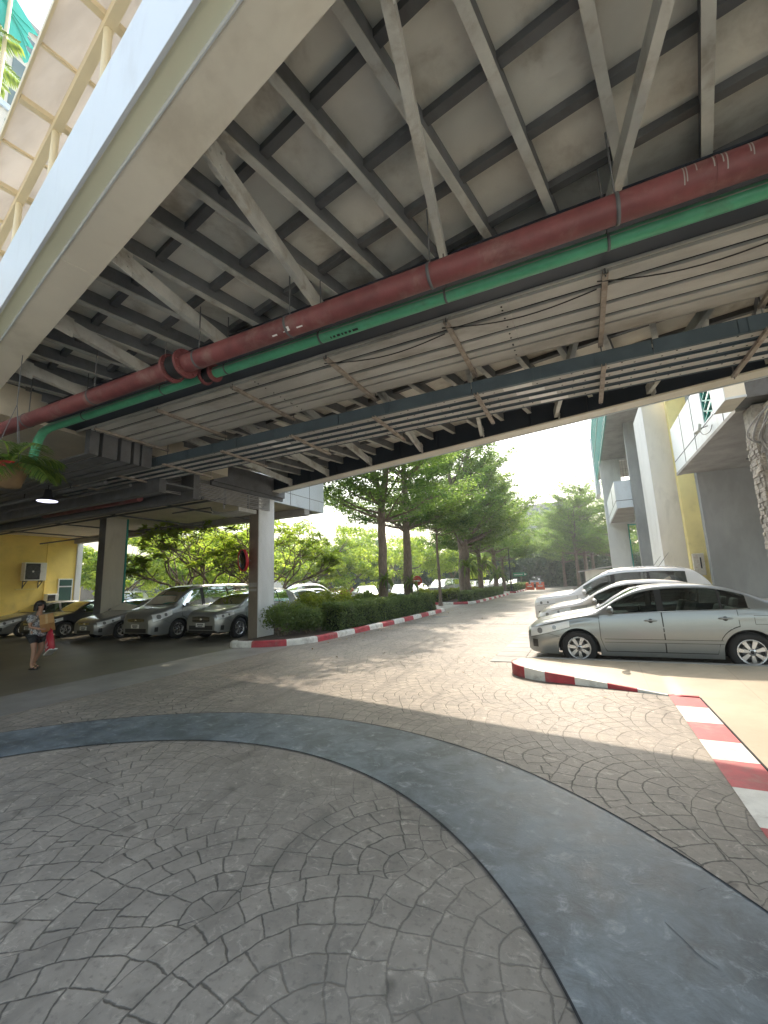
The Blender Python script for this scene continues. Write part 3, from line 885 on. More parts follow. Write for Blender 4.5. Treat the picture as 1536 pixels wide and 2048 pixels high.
        b.tube(smooth_path(pts, 6), rr.choice([0.016, 0.022, 0.028]), 7)
    b.build('conduit', M['conduit'], R, True)
    b = MB()
    b.box(3.5, 4.6, 8.6, 9.7, 4.72, 4.78); b.box(3.45, 3.5, 8.6, 9.7, 4.55, 4.78)
    b.build('strut', M['steel'], R, True)
# =================================================================== vegetation
def leaf_mesh(name, P, N, size, aspect, mat_, rng, tint=None, curl=0.0):
    """P centres, N approximate normals, one diamond quad per leaf"""
    n = len(P)
    N = N / np.maximum(1e-6, np.linalg.norm(N, axis=1))[:, None]
    a = rng.normal(size=(n, 3)); a -= N * (a * N).sum(1)[:, None]
    a /= np.maximum(1e-6, np.linalg.norm(a, axis=1))[:, None]
    b = np.cross(N, a)
    s = size * rng.uniform(0.6, 1.35, n)
    A = a * s[:, None]; B = b * (s * aspect)[:, None]
    V = np.stack([P - A, P - B * 0.9 + N * (s * 0.08)[:, None], P + A, P + B * 0.9 + N * (s * 0.08)[:, None]], 1).reshape(-1, 3)
    return raw_quads(name, V, mat_, rng.uniform(0, 1, n) if tint is None else tint)

def raw_quads(name, V, mat_, tint):
    n = len(V) // 4
    me = bpy.data.meshes.new(name)
    me.vertices.add(4 * n); me.vertices.foreach_set('co', V.astype(np.float32).ravel())
    me.loops.add(4 * n); me.loops.foreach_set('vertex_index', np.arange(4 * n, dtype=np.int32))
    me.polygons.add(n)
    me.polygons.foreach_set('loop_start', np.arange(0, 4 * n, 4, dtype=np.int32))
    me.polygons.foreach_set('loop_total', np.full(n, 4, dtype=np.int32))
    me.update(calc_edges=True)
    at = me.attributes.new('tint', 'FLOAT', 'FACE'); at.data.foreach_set('value', np.asarray(tint, np.float32))
    me.materials.append(mat_)
    return me

def umbrella_tree(seed, H, z0, R, tr, nwh, nleaf, lsize=0.12, fork=False, lean=0.0):
    """upright trunk with rising, layered sprays of small leaves"""
    rng = np.random.default_rng(seed); b = MB(); pts = []; tin = []
    def limb(p, q, r0, r1, n=6, sag=0.0, rise=0.0):
        p, q = np.array(p, float), np.array(q, float)
        L = []
        for t in np.linspace(0, 1, n):
            c = p + (q - p) * t + np.array([0, 0, rise * (t * t - t) + sag * math.sin(PI * t)]) + rng.normal(0, 0.03, 3) * (0 < t < 1)
            L.append(tuple(c))
        b.tube(L, list(np.linspace(r0, r1, n)), 7)
        return L
    trunks = [((0, 0, 0), (lean * H * 0.5, 0, H * 0.93), tr)]
    if fork:
        zf = H * 0.42
        trunks = [((0, 0, 0), (0.05, 0, zf), tr), ((0.05, 0, zf), (-0.9, 0.4, H * 0.86), tr * 0.62), ((0.05, 0, zf), (1.1, -0.3, H * 0.95), tr * 0.7)]
    segs = []
    for p, q, r in trunks: segs.append((limb(p, q, r, r * (0.75 if fork and p[2] == 0 else 0.25), 9), r))
    b.tube([(0, 0, -0.1), (0, 0, 0.35)], [tr * 1.5, tr * 1.02], 9)
    for w in range(nwh):
        f = w / max(1, nwh - 1)
        z = z0 + (H * 0.92 - z0) * f
        for br in range(int(rng.integers(4, 7))):
            L, r = segs[int(rng.integers(0, len(segs)))] if not fork else segs[1 + int(rng.integers(0, 2))] if z > H * 0.45 else segs[0]
            arr = np.array(L); i = int(np.argmin(abs(arr[:, 2] - z)))
            base = arr[i] + [0, 0, rng.uniform(-0.25, 0.25)]
            az = rng.uniform(0, 2 * PI)
            Rb = R * (1 - 0.62 * f**1.6) * rng.uniform(0.6, 1.08)
            el = rng.uniform(0.30, 0.72) + 0.35 * f
            tip = base + np.array([math.cos(az) * Rb, math.sin(az) * Rb, Rb * math.tan(el) * 0.8])
            br_l = np.array(limb(base, tip, 0.065 * tr / 0.25 * (1 - 0.5 * f), 0.012, 7, rise=Rb * 0.25))
            ax = np.array([math.cos(az), math.sin(az), 0]); sd = np.array([-ax[1], ax[0], 0])
            nsub = 11
            for k in range(nsub):
                t = 0.28 + 0.72 * (k + 0.5) / nsub
                ii = t * 6; i0 = min(5, int(ii)); p = br_l[i0] + (br_l[i0 + 1] - br_l[i0]) * (ii - i0)
                side = 1 if k % 2 else -1
                ls = Rb * 0.42 * (1.15 - 0.6 * t) * rng.uniform(0.7, 1.2)
                q = p + (ax * 0.62 + sd * side * 0.78) * ls + np.array([0, 0, ls * rng.uniform(0.08, 0.38)])
                b.tube([tuple(p), tuple((p + q) / 2 + [0, 0, -0.03]), tuple(q)], [0.016, 0.011, 0.004], 4, cap=False)
                nl = int(nleaf * ls)
                u = rng.beta(1.4, 1.0, nl)[:, None]
                c = p + (q - p) * (0.15 + 0.95 * u)
                wdt = 0.24 * ls**0.5
                c = c + rng.normal(0, 1, (nl, 3)) * np.array([wdt * 0.75, wdt * 0.75, 0.09])
                pts.append(c); tin.append(np.clip(rng.normal(0.42 + 0.28 * f, 0.24, nl) + rng.uniform(-0.2, 0.2), 0, 1))
    P = np.concatenate(pts)
    N = rng.normal(0, 0.45, P.shape) + np.array([0, 0, 1.0])
    return b, leaf_mesh('crown', P, N, lsize, 0.5, M['leaf_umbrella'], rng, np.concatenate(tin))

def bright_tree(seed, H, zf, R, tr, ncl, nleaf, lsize=0.16, lm='leaf_bright'):
    rng = np.random.default_rng(seed); b = MB()
    pts = []; nor = []; tin = []
    def path(p, q, r0, r1, n=5, w=0.12):
        L = [tuple(np.array(p) + (np.array(q) - np.array(p)) * t + rng.normal(0, w, 3) * (0 < t < 1)) for t in np.linspace(0, 1, n)]
        b.tube(L, list(np.linspace(r0, r1, n)), 7); return L
    path((0, 0, -0.1), (rng.normal(0, .1), rng.normal(0, .1), zf), tr, tr * 0.75)
    b.tube([(0, 0, -0.1), (0, 0, 0.3)], [tr * 1.5, tr], 9)
    tips = []
    for k in range(int(rng.integers(4, 6))):
        az = 2 * PI * k / 5 + rng.uniform(-0.4, 0.4); el = rng.uniform(0.45, 1.25)
        l1 = (H - zf) * rng.uniform(0.4, 0.55)
        q = np.array([math.cos(az) * math.cos(el) * l1, math.sin(az) * math.cos(el) * l1, zf + math.sin(el) * l1])
        path((0, 0, zf - 0.1), q, tr * 0.55, tr * 0.3)
        for j in range(4):
            a2 = az + rng.uniform(-1.1, 1.1); e2 = rng.uniform(0.1, 1.1); l2 = R * rng.uniform(0.4, 0.8)
            q2 = q + np.array([math.cos(a2) * math.cos(e2), math.sin(a2) * math.cos(e2), math.sin(e2)]) * l2
            q2[2] = min(q2[2], H)
            path(q, q2, tr * 0.25, 0.015, 5, 0.06); tips += [q2, (q + q2) / 2]
    for k in range(ncl):
        t = tips[k % len(tips)] + rng.normal(0, R * 0.18, 3) - np.array([0, 0, abs(rng.normal(0, 0.28)) * R])
        s = R * rng.uniform(0.13, 0.28)
        n = int(nleaf * (s / (R * 0.2))**2)
        d = rng.normal(size=(n, 3)); d /= np.linalg.norm(d, axis=1)[:, None]
        rad = s * rng.uniform(0.25, 1.05, n)**0.6
        c = t + d * rad[:, None] * np.array([1.15, 1.15, 0.62])
        pts.append(c); nor.append(d + rng.normal(0, 0.6, d.shape) + [0, 0, 0.5]); tin.append(np.clip(rng.normal(0.5, 0.22, n) + rng.uniform(-0.3, 0.35), 0, 1))
    return b, leaf_mesh('crown', np.concatenate(pts), np.concatenate(nor), lsize, 0.55, M[lm], rng, np.concatenate(tin))

def frangipani_tree(seed, H, R, tr):
    rng = np.random.default_rng(seed); b = MB(); V = []; T = []
    def grow(p, d, l, r, lev):
        q = p + d * l
        mid = p + d * l * 0.5 + rng.normal(0, l * 0.06, 3)
        b.tube([tuple(p), tuple(mid), tuple(q)], [r, r * 0.85, r * 0.72], 6)
        if lev == 0 or q[2] > H or (lev <= 3 and rng.uniform() < 0.22):
            for k in range(12):
                a = rng.uniform(0, 2 * PI); e = rng.uniform(-0.35, 0.75); ll = rng.uniform(0.24, 0.44)
                v = np.array([math.cos(a) * math.cos(e), math.sin(a) * math.cos(e), math.sin(e)])
                s = np.cross(v, [0, 0, 1.0]); s /= np.linalg.norm(s)
                drop = np.array([0, 0, -ll * 0.18])
                w = ll * 0.15
                V.extend([q, q + v * ll * 0.55 - s * w, q + v * ll + drop, q + v * ll * 0.55 + s * w]); T.append(np.clip(rng.normal(0.6, 0.25), 0, 1))
            return
        for k in range(int(rng.integers(2, 4))):
            nd = d + rng.normal(0, 0.6, 3); nd[2] = abs(nd[2]) * 0.75 + 0.22; nd /= np.linalg.norm(nd)
            grow(q, nd, l * rng.uniform(0.68, 0.92), r * 0.7, lev - 1)
    for k in range(4):
        a = 2 * PI * k / 4 + rng.uniform(-.3, .3)
        grow(np.array([0, 0, 0.45]), np.array([math.cos(a) * 0.62, math.sin(a) * 0.62, 0.7]), R * 0.30, tr * 0.7, 6)
    b.tube([(0, 0, 0), (0, 0, 0.55)], [tr * 1.2, tr], 8)
    return b, raw_quads('crown', np.array(V), M['leaf_bright'], np.array(T))

def frond_mesh(seed, L, n, droop=0.6, leaflet=0.4, step=0.035):
    rng = np.random.default_rng(seed); V = []; T = []
    for k in range(n * 3):
        az = 2 * PI * k / (n * 3) * 1.0 + rng.uniform(-0.25, 0.25); up = rng.uniform(0.25, 1.1)
        p = np.zeros(3); d = np.array([math.cos(az) * math.cos(up), math.sin(az) * math.cos(up), math.sin(up)])
        seg = 16
        ll = L * rng.uniform(0.8, 1.1)
        for s in range(seg):
            q = p + d * ll / seg
            sd = np.cross(d, [0, 0, 1.0]); sd /= max(1e-6, np.linalg.norm(sd))
            w = 0.012
            V += [p - sd * w, q - sd * w, q + sd * w, p + sd * w]; T.append(0.9)
            f = s / seg
            le = leaflet * (0.45 + math.sin(PI * min(1, f * 0.9 + 0.1)) * 0.75)
            for j in range(3):
                c = p + (q - p) * j / 3
                for sg in (-1, 1):
                    v = sd * sg * 0.8 + d * 0.55 + np.array([0, 0, -0.28 + rng.uniform(-0.12, 0.12)]); v /= np.linalg.norm(v)
                    e = c + v * le; m = c + v * le * 0.45; t2 = np.cross(v, [0, 0, 1.0]); t2 /= max(1e-6, np.linalg.norm(t2))
                    ww = 0.018 * L / 0.6 * 0.6
                    V += [c, m - t2 * ww + [0, 0, 0.01], e - [0, 0, le * 0.2], m + t2 * ww + [0, 0, 0.01]]; T.append(np.clip(rng.normal(0.45, 0.25), 0, 1))
            d = d + np.array([0, 0, -droop * 0.11]); d /= np.linalg.norm(d); p = q
    return raw_quads('fronds', np.array(V), M['leaf_palm'], np.array(T))

def fern_mesh(seed, L, n, hang=0.5):
    """rosette of arching strap leaves"""
    rng = np.random.default_rng(seed); V = []; T = []
    for k in range(n):
        az = rng.uniform(0, 2 * PI); up = rng.uniform(0.3, 1.35)
        p = np.zeros(3); d = np.array([math.cos(az) * math.cos(up), math.sin(az) * math.cos(up), math.sin(up)])
        ll = L * rng.uniform(0.6, 1.15); t0 = np.clip(rng.normal(0.55, 0.25), 0, 1); seg = 7
        dr = hang * rng.uniform(0.6, 1.5)
        sd = np.cross(d, [0, 0, 1.0]); sd /= max(1e-6, np.linalg.norm(sd))
        w0 = 0.05 * L
        for s in range(seg):
            q = p + d * ll / seg
            a_, b_ = w0 * math.sin(PI * (s + 0.4) / (seg + 0.5)), w0 * math.sin(PI * (s + 1.4) / (seg + 0.5)) if s < seg - 1 else 0.002
            V += [p - sd * a_, q - sd * b_, q + sd * b_, p + sd * a_]; T.append(t0)
            d = d + np.array([0, 0, -dr * 0.42]); d /= np.linalg.norm(d); p = q
    return raw_quads('leaves', np.array(V), M['leaf_palm'], np.array(T))

def hedge(name, label, x0, x1, y0, y1, z1, n, mat_, seed, size=0.045, rough=0.06, cat='hedge', group=None, zfun=None):
    rng = np.random.default_rng(seed)
    A = [(y1 - y0) * z1, (y1 - y0) * z1, (x1 - x0) * (y1 - y0) * 1.3, (x1 - x0) * z1, (x1 - x0) * z1]
    cnt = np.random.default_rng(1).multinomial(n, np.array(A) / sum(A))
    P = []; N = []
    for f, c in enumerate(cnt):
        u, v = rng.uniform(0, 1, c), rng.uniform(0, 1, c)
        dep = abs(rng.normal(0, rough, c))
        x = x0 + (x1 - x0) * u; y = y0 + (y1 - y0) * v
        if f < 2:
            xx = np.full(c, x1 if f == 0 else x0) + (-dep if f == 0 else dep) + rng.normal(0, rough * 0.35, c)
            p = np.stack([xx, y, 0.08 + (z1 - 0.05) * u**0.9], 1); nn = np.array([1 if f == 0 else -1, 0, 0.35])
        elif f == 2: p = np.stack([x, y, z1 - dep + rng.normal(0, rough * 0.6, c)], 1); nn = np.array([0, 0, 1.0])
        else:
            yy = np.full(c, y1 if f == 3 else y0) + (-dep if f == 3 else dep); p = np.stack([x, yy, 0.08 + (z1 - 0.05) * v], 1); nn = np.array([0, 1 if f == 3 else -1, 0.35])
        P.append(p); N.append(np.tile(nn, (c, 1)) + rng.normal(0, 0.65, (c, 3)))
    P = np.concatenate(P); N = np.concatenate(N)
    lump = 0.05 * np.sin(P[:, 1] * 2.3 + seed) + 0.04 * np.sin(P[:, 1] * 5.1 + P[:, 0] * 3)
    P[:, 2] += lump * (P[:, 2] / z1)
    P[:, 0] += 0.04 * np.sin(P[:, 1] * 3.7 + P[:, 2] * 4)
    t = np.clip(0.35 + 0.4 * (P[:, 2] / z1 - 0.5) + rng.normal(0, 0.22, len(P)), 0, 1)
    R = thing(name, label, cat, ((x0 + x1) / 2, (y0 + y1) / 2, 0), 0, group)
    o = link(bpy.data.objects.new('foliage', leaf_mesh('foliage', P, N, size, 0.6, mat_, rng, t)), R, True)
    b = MB(); e = rough * 1.6; b.box(x0 + e, x1 - e, y0 + e, y1 - e, 0.05, z1 - e); b.build('dark_core', M['hedge_core'], R, True)  # solid near-black box fills the inside of the hedge
    return R

def shrub(label, x, y, rx, ry, h, n, mat_, seed, size=0.07, group=None):
    rng = np.random.default_rng(seed)
    R = thing('shrub', label, 'shrub', (x, y, 0.1), 0, group)
    nb = 7; P = []; N = []
    b = MB()
    for k in range(nb):
        c = np.array([rng.uniform(-rx, rx) * 0.65, rng.uniform(-ry, ry) * 0.65, h * rng.uniform(0.35, 0.75)])
        b.tube([(c[0] * 0.2, c[1] * 0.2, -0.1), tuple(c * [0.7, 0.7, 0.6]), tuple(c)], [0.02, 0.015, 0.008], 5)
        d = rng.normal(size=(n // nb, 3)); d /= np.linalg.norm(d, axis=1)[:, None]
        p = c + d * (rng.uniform(0.3, 1.05, n // nb)**0.6)[:, None] * np.array([rx * 0.55, ry * 0.55, h * 0.36])
        P.append(p); N.append(d + rng.normal(0, 0.6, d.shape))
    P = np.concatenate(P); P[:, 2] = np.maximum(P[:, 2], 0.02)
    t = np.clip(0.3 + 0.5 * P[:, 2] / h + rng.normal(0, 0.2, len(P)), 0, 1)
    b.build('stems', M['bark'], R)
    link(bpy.data.objects.new('foliage', leaf_mesh('foliage', P, np.concatenate(N), size, 0.5, mat_, rng, t)), R)
    return R

def build_vegetation():
    gs = 'street trees along the planted kerb'
    def tree(src, name, label, x, y, rz=0.0, sc=1.0, group=None):
        T = thing(name, label, 'tree', (x, y, 0.0), rz, group)
        T.scale = (sc, sc, sc)
        tb, cm = src
        if isinstance(tb, MB):
            t = tb.build('trunk', M['bark'], T); src[0] = t.data
        else: t = link(bpy.data.objects.new('trunk', tb), T)
        link(bpy.data.objects.new('crown', cm), T)
        return T
    U1 = list(umbrella_tree(1, 13.0, 4.8, 5.0, 0.26, 8, 80, 0.085, fork=True))
    U2 = list(umbrella_tree(2, 13.5, 4.0, 5.2, 0.30, 9, 75, 0.09))
    U3 = list(umbrella_tree(3, 11.0, 4.6, 3.4, 0.12, 8, 90, 0.09, lean=0.03))
    U4 = list(umbrella_tree(4, 14.0, 4.4, 5.8, 0.50, 11, 80, 0.10, fork=True))
    U5 = list(umbrella_tree(5, 12.0, 3.6, 5.6, 0.27, 10, 80, 0.10))
    tree(U1, 'umbrella_tree', 'tall forked street tree nearest the mirror column, at the end of the clipped hedge', -9.25, 19.4, 0.4, 1, gs)
    tree(U2, 'umbrella_tree', 'second tall street tree with a thick straight trunk and fern clump', -9.25, 22.9, 1.3, 1, gs)
    tree(U3, 'umbrella_tree', 'slender street tree with a thin slightly leaning trunk', -9.05, 27.9, 2.0, 1, gs)
    tree(U4, 'umbrella_tree', 'largest street tree with a broad multi-stemmed trunk', -8.85, 33.9, 0.9, 1, gs)
    tree(U5, 'umbrella_tree', 'street tree just beyond the broad multi-stemmed one', -8.7, 39.0, 3.0, 1, gs)
    tree(U2, 'umbrella_tree', 'street tree rising behind the thin lamp post', -8.9, 47, 4.0, 0.95, gs)
    tree(U5, 'umbrella_tree', 'street tree farthest down the kerb near the arrow sign', -9.4, 55, 5.0, 0.95, gs)
    gr = 'spreading trees at the far right end of the road'
    tree(U5, 'umbrella_tree', 'broad spreading tree right of the road end, against the pale building', 0.2, 63, 1.2, 1.1, gr)
    tree(U2, 'umbrella_tree', 'yellowing tree standing close to the corner of the pale building', 3.6, 58, 2.2, 0.8, gr)
    tree(U4, 'umbrella_tree', 'tree over the dark vine-covered fence at the end of the road', -5.2, 84, 3.3, 0.85, gr)
    tree(U5, 'umbrella_tree', 'low tree behind the orange barriers', -3.0, 73, 0.3, 0.9, gr)
    tree(U2, 'umbrella_tree', 'tree filling the gap beside the white kiosk', 1.2, 70, 2.9, 0.95, gr)
    tree(U1, 'umbrella_tree', 'full rounded tree just left of the pale building behind the white cars', -0.8, 60.5, 2.4, 0.92, gr)
    B1 = list(bright_tree(11, 9.5, 2.0, 4.2, 0.19, 60, 150))
    B2 = list(bright_tree(12, 8.5, 1.8, 3.6, 0.14, 52, 150))
    B3 = list(bright_tree(13, 11.0, 2.4, 4.6, 0.22, 66, 135))
    gb = 'yellow-green trees across the car park'
    bl = [(B1, -26.5, 38.5, 0.2, 1.0, 'thick-trunked yellow-green tree behind the far parked cars'), (B2, -24.0, 41.5, 1.2, 1.0, 'leaning yellow-green tree left of the first street tree'),
          (B2, -30.5, 41, 2.2, 0.9, 'small yellow-green tree right beside the white column face'), (B3, -22, 52, 3.1, 1.0, 'tall yellow-green tree seen between the street trunks'),
          (B1, -17.5, 60, 4.1, 1.0, 'yellow-green tree behind the no entry sign'), (B3, -33, 52, 5.0, 1.0, 'tall bright tree far behind the parked cars'),
          (B1, -24.8, 27.5, 1.6, 1.0, 'bright tree behind the crossover car'), (B2, -31.5, 26.5, 2.6, 1.0, 'bright tree behind the windscreen of the van'),
          (B3, -36.5, 33, 3.6, 1.0, 'tall bright tree over the roof of the van'), (B1, -44.0, 29.5, 0.6, 0.85, 'bright tree right of the dark pillar'), (B2, -36.5, 23.5, 5.2, 0.95, 'bright tree seen just left of the dark pillar'),
          (B1, -52, 42, 1.0, 1.1, 'bright tree farthest left in the car park'), (B3, -29, 64, 2.0, 1.1, 'bright tree in front of the boundary wall'), (B1, -14, 72, 0.7, 1.0, 'yellow-green tree beyond the minivan')]
    for s, x, y, rz, sc, lab in bl: tree(s, 'leafy_tree', lab, x, y, rz, sc, gb)
    F = list(frangipani_tree(21, 6.4, 4.8, 0.13))
    tree(F, 'frangipani_tree', 'low candelabra tree with big pale leaves directly behind the van', -18.6, 15.9, 0.3, 1.0)
    tree(F, 'frangipani_tree', 'second low candelabra tree half hidden by the brown column', -15.2, 17.6, 2.5, 0.95)
    # overhanging rain-tree limb seen behind the column: a bare-limbed spreading tree
    # far vine-covered fence
    rng = np.random.default_rng(31)
    n = 46000
    x = rng.uniform(-130, 24, n); zz = rng.uniform(0, 1, n)**0.9
    hgt = 5.4 + 0.5 * np.sin(x * 0.7) + 0.35 * np.sin(x * 2.1) + rng.normal(0, 0.18, n)
    y = 74.5 - 1.2 * np.sin(x * 1.3)**2 * 0.6 + rng.normal(0, 0.28, n) - 0.4 * np.sin(x * 3.1)
    P = np.stack([x, y, zz * hgt], 1)
    N = np.tile([0, -1.0, 0.4], (n, 1)) + rng.normal(0, 0.6, (n, 3))
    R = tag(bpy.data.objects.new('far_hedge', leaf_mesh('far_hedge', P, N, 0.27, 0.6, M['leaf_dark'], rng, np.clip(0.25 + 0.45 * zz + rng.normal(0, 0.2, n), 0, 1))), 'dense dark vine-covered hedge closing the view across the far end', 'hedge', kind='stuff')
    link(R)
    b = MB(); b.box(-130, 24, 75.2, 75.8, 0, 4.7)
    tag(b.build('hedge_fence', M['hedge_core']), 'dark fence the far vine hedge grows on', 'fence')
    # second mass of trees behind the fence
    n = 34000
    x = rng.uniform(-150, 40, n); base = 9.5 + 2.5 * np.sin(x * 0.21) + 1.6 * np.sin(x * 0.53 + 1) + 0.8 * np.sin(x * 1.7)
    zz = rng.uniform(0.3, 1, n)
    P = np.stack([x, 96 + 4 * np.sin(x * 0.4) + rng.normal(0, 1.2, n), zz * base + rng.normal(0, 0.3, n)], 1)
    N = np.tile([0, -0.8, 0.7], (n, 1)) + rng.normal(0, 0.6, (n, 3))
    o = tag(bpy.data.objects.new('distant_woods', leaf_mesh('distant_woods', P, N, 0.5, 0.6, M['leaf_umbrella'], rng, np.clip(rng.normal(0.45, 0.25, n), 0, 1))), 'far-off belt of trees behind the dark hedge', 'trees', kind='stuff')
    link(o)
    # hedges and shrubs
    gh = 'clipped hedges along the planted kerb'
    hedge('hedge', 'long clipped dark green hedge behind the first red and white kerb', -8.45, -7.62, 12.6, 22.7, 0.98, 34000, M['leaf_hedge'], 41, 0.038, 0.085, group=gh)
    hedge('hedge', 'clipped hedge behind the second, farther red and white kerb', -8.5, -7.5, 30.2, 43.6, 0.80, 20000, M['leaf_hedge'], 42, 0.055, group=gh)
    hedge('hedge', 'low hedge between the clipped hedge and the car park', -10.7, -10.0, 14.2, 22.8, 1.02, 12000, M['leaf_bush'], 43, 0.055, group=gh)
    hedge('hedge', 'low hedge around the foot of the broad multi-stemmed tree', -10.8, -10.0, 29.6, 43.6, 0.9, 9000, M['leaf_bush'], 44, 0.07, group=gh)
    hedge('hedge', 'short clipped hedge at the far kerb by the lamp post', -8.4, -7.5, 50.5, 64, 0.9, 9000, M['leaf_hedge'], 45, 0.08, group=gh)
    gb2 = 'loose shrubs at the planter end'
    shrub('sparse dark shrub right against the white column face', -9.05, 11.3, 0.5, 0.75, 1.05, 2600, M['leaf_hedge'], 51, 0.045, gb2)
    shrub('dark straggly shrub at the rounded planter end beside the kerb', -8.45, 12.0, 0.5, 0.8, 1.0, 4200, M['leaf_hedge'], 52, 0.042, gb2)
    shrub('bright yellow-green bush behind the straggly shrub', -9.5, 13.4, 0.6, 0.9, 1.38, 3800, M['leaf_bush'], 53, 0.06, gb2)
    shrub('bright yellow-green bush before the first street tree', -9.6, 15.3, 0.6, 1.0, 1.40, 4200, M['leaf_bush'], 54, 0.06, gb2)
    shrub('low leafy plant at the foot of the first street tree', -9.7, 18.2, 0.5, 0.6, 1.25, 2000, M['leaf_palm'], 55, 0.09, gb2)
    shrub('round shrub beside the no entry sign', -9.6, 25.8, 0.5, 0.7, 1.1, 1500, M['leaf_bush'], 56, 0.09, gb2)
    rng = np.random.default_rng(91); n = 420
    x = np.concatenate([rng.uniform(-7.1, 1.0, 170), -7.05 + abs(rng.normal(0, 0.35, 250))]); y = np.concatenate([rng.uniform(6.5, 40, 170), rng.uniform(10.8, 42, 250)])
    P = np.stack([x, y, np.full(n, 0.016)], 1); N = np.tile([0, 0, 1.0], (n, 1)) + rng.normal(0, 0.25, (n, 3))
    o = tag(bpy.data.objects.new('fallen_leaves', leaf_mesh('fallen_leaves', P, N, 0.035, 0.5, leaf_mat('dry_leaf', (0.16, 0.09, 0.035), (0.36, 0.27, 0.08), 0.2), rng)), 'scattered dry leaves on the road along the painted kerb', 'leaves', kind='stuff')
    link(o)
    # epiphyte ferns on the trunks
    f1, f2 = fern_mesh(61, 0.85, 60, 0.75), fern_mesh(62, 1.05, 46, 0.8)
    gfn = 'ferns growing on the street tree trunks'
    for me, x, y, z, s, lab in ((f1, -8.95, 19.0, 1.75, 1.0, 'green fern clump on the trunk of the first forked street tree'), (f1, -9.0, 22.5, 1.55, 1.1, 'shaggy fern clump hiding the foot of the second street trunk'),
                          (f2, -8.4, 33.1, 2.5, 1.75, 'arching bright fern on the broad multi-stemmed trunk'), (f2, -8.2, 38.4, 2.9, 1.7, 'arching fern high on the trunk beyond the broad tree'), (f1, -8.5, 46.5, 2.0, 1.8, 'fern clump on the trunk behind the lamp post')):
        T = thing('fern', lab, 'fern', (x, y, z), 0.7 * z, gfn); T.scale = (s, s, s * 1.15)
        link(bpy.data.objects.new('leaves', me), T)
        b = MB(); b.lathe([(0, -0.25), (0.12, -0.15), (0.16, 0.0), (0.06, 0.12), (0, 0.14)], (0, 0, 0), 'z', 10); b.build('root_ball', M['bark'], T)
    # palm outside, beyond the roof edge
    T = thing('palm_tree', 'tall palm whose bright fronds show beside the roof edge at top left', 'palm', (-14.2, 3.35, 0))
    b = MB(); b.tube([(0, 0, 0), (0.1, 0, 6), (0, 0, 13.0)], [0.22, 0.15, 0.11], 10); b.build('trunk', M['bark'], T)
    o = link(bpy.data.objects.new('crown', frond_mesh(71, 2.6, 6, droop=0.75, leaflet=0.62)), T); o.location = (0, 0, 13.0)
    T = thing('palm_tree', 'higher palm with yellowish fronds above the first palm', 'palm', (-17.2, 3.6, 0))
    b = MB(); b.tube([(0, 0, 0), (0.1, 0, 8), (0, 0, 20.0)], [0.24, 0.16, 0.11], 10); b.build('trunk', M['bark'], T)
    o = link(bpy.data.objects.new('crown', frond_mesh(72, 2.4, 5, droop=0.7, leaflet=0.6)), T); o.location = (0, 0, 20.0)
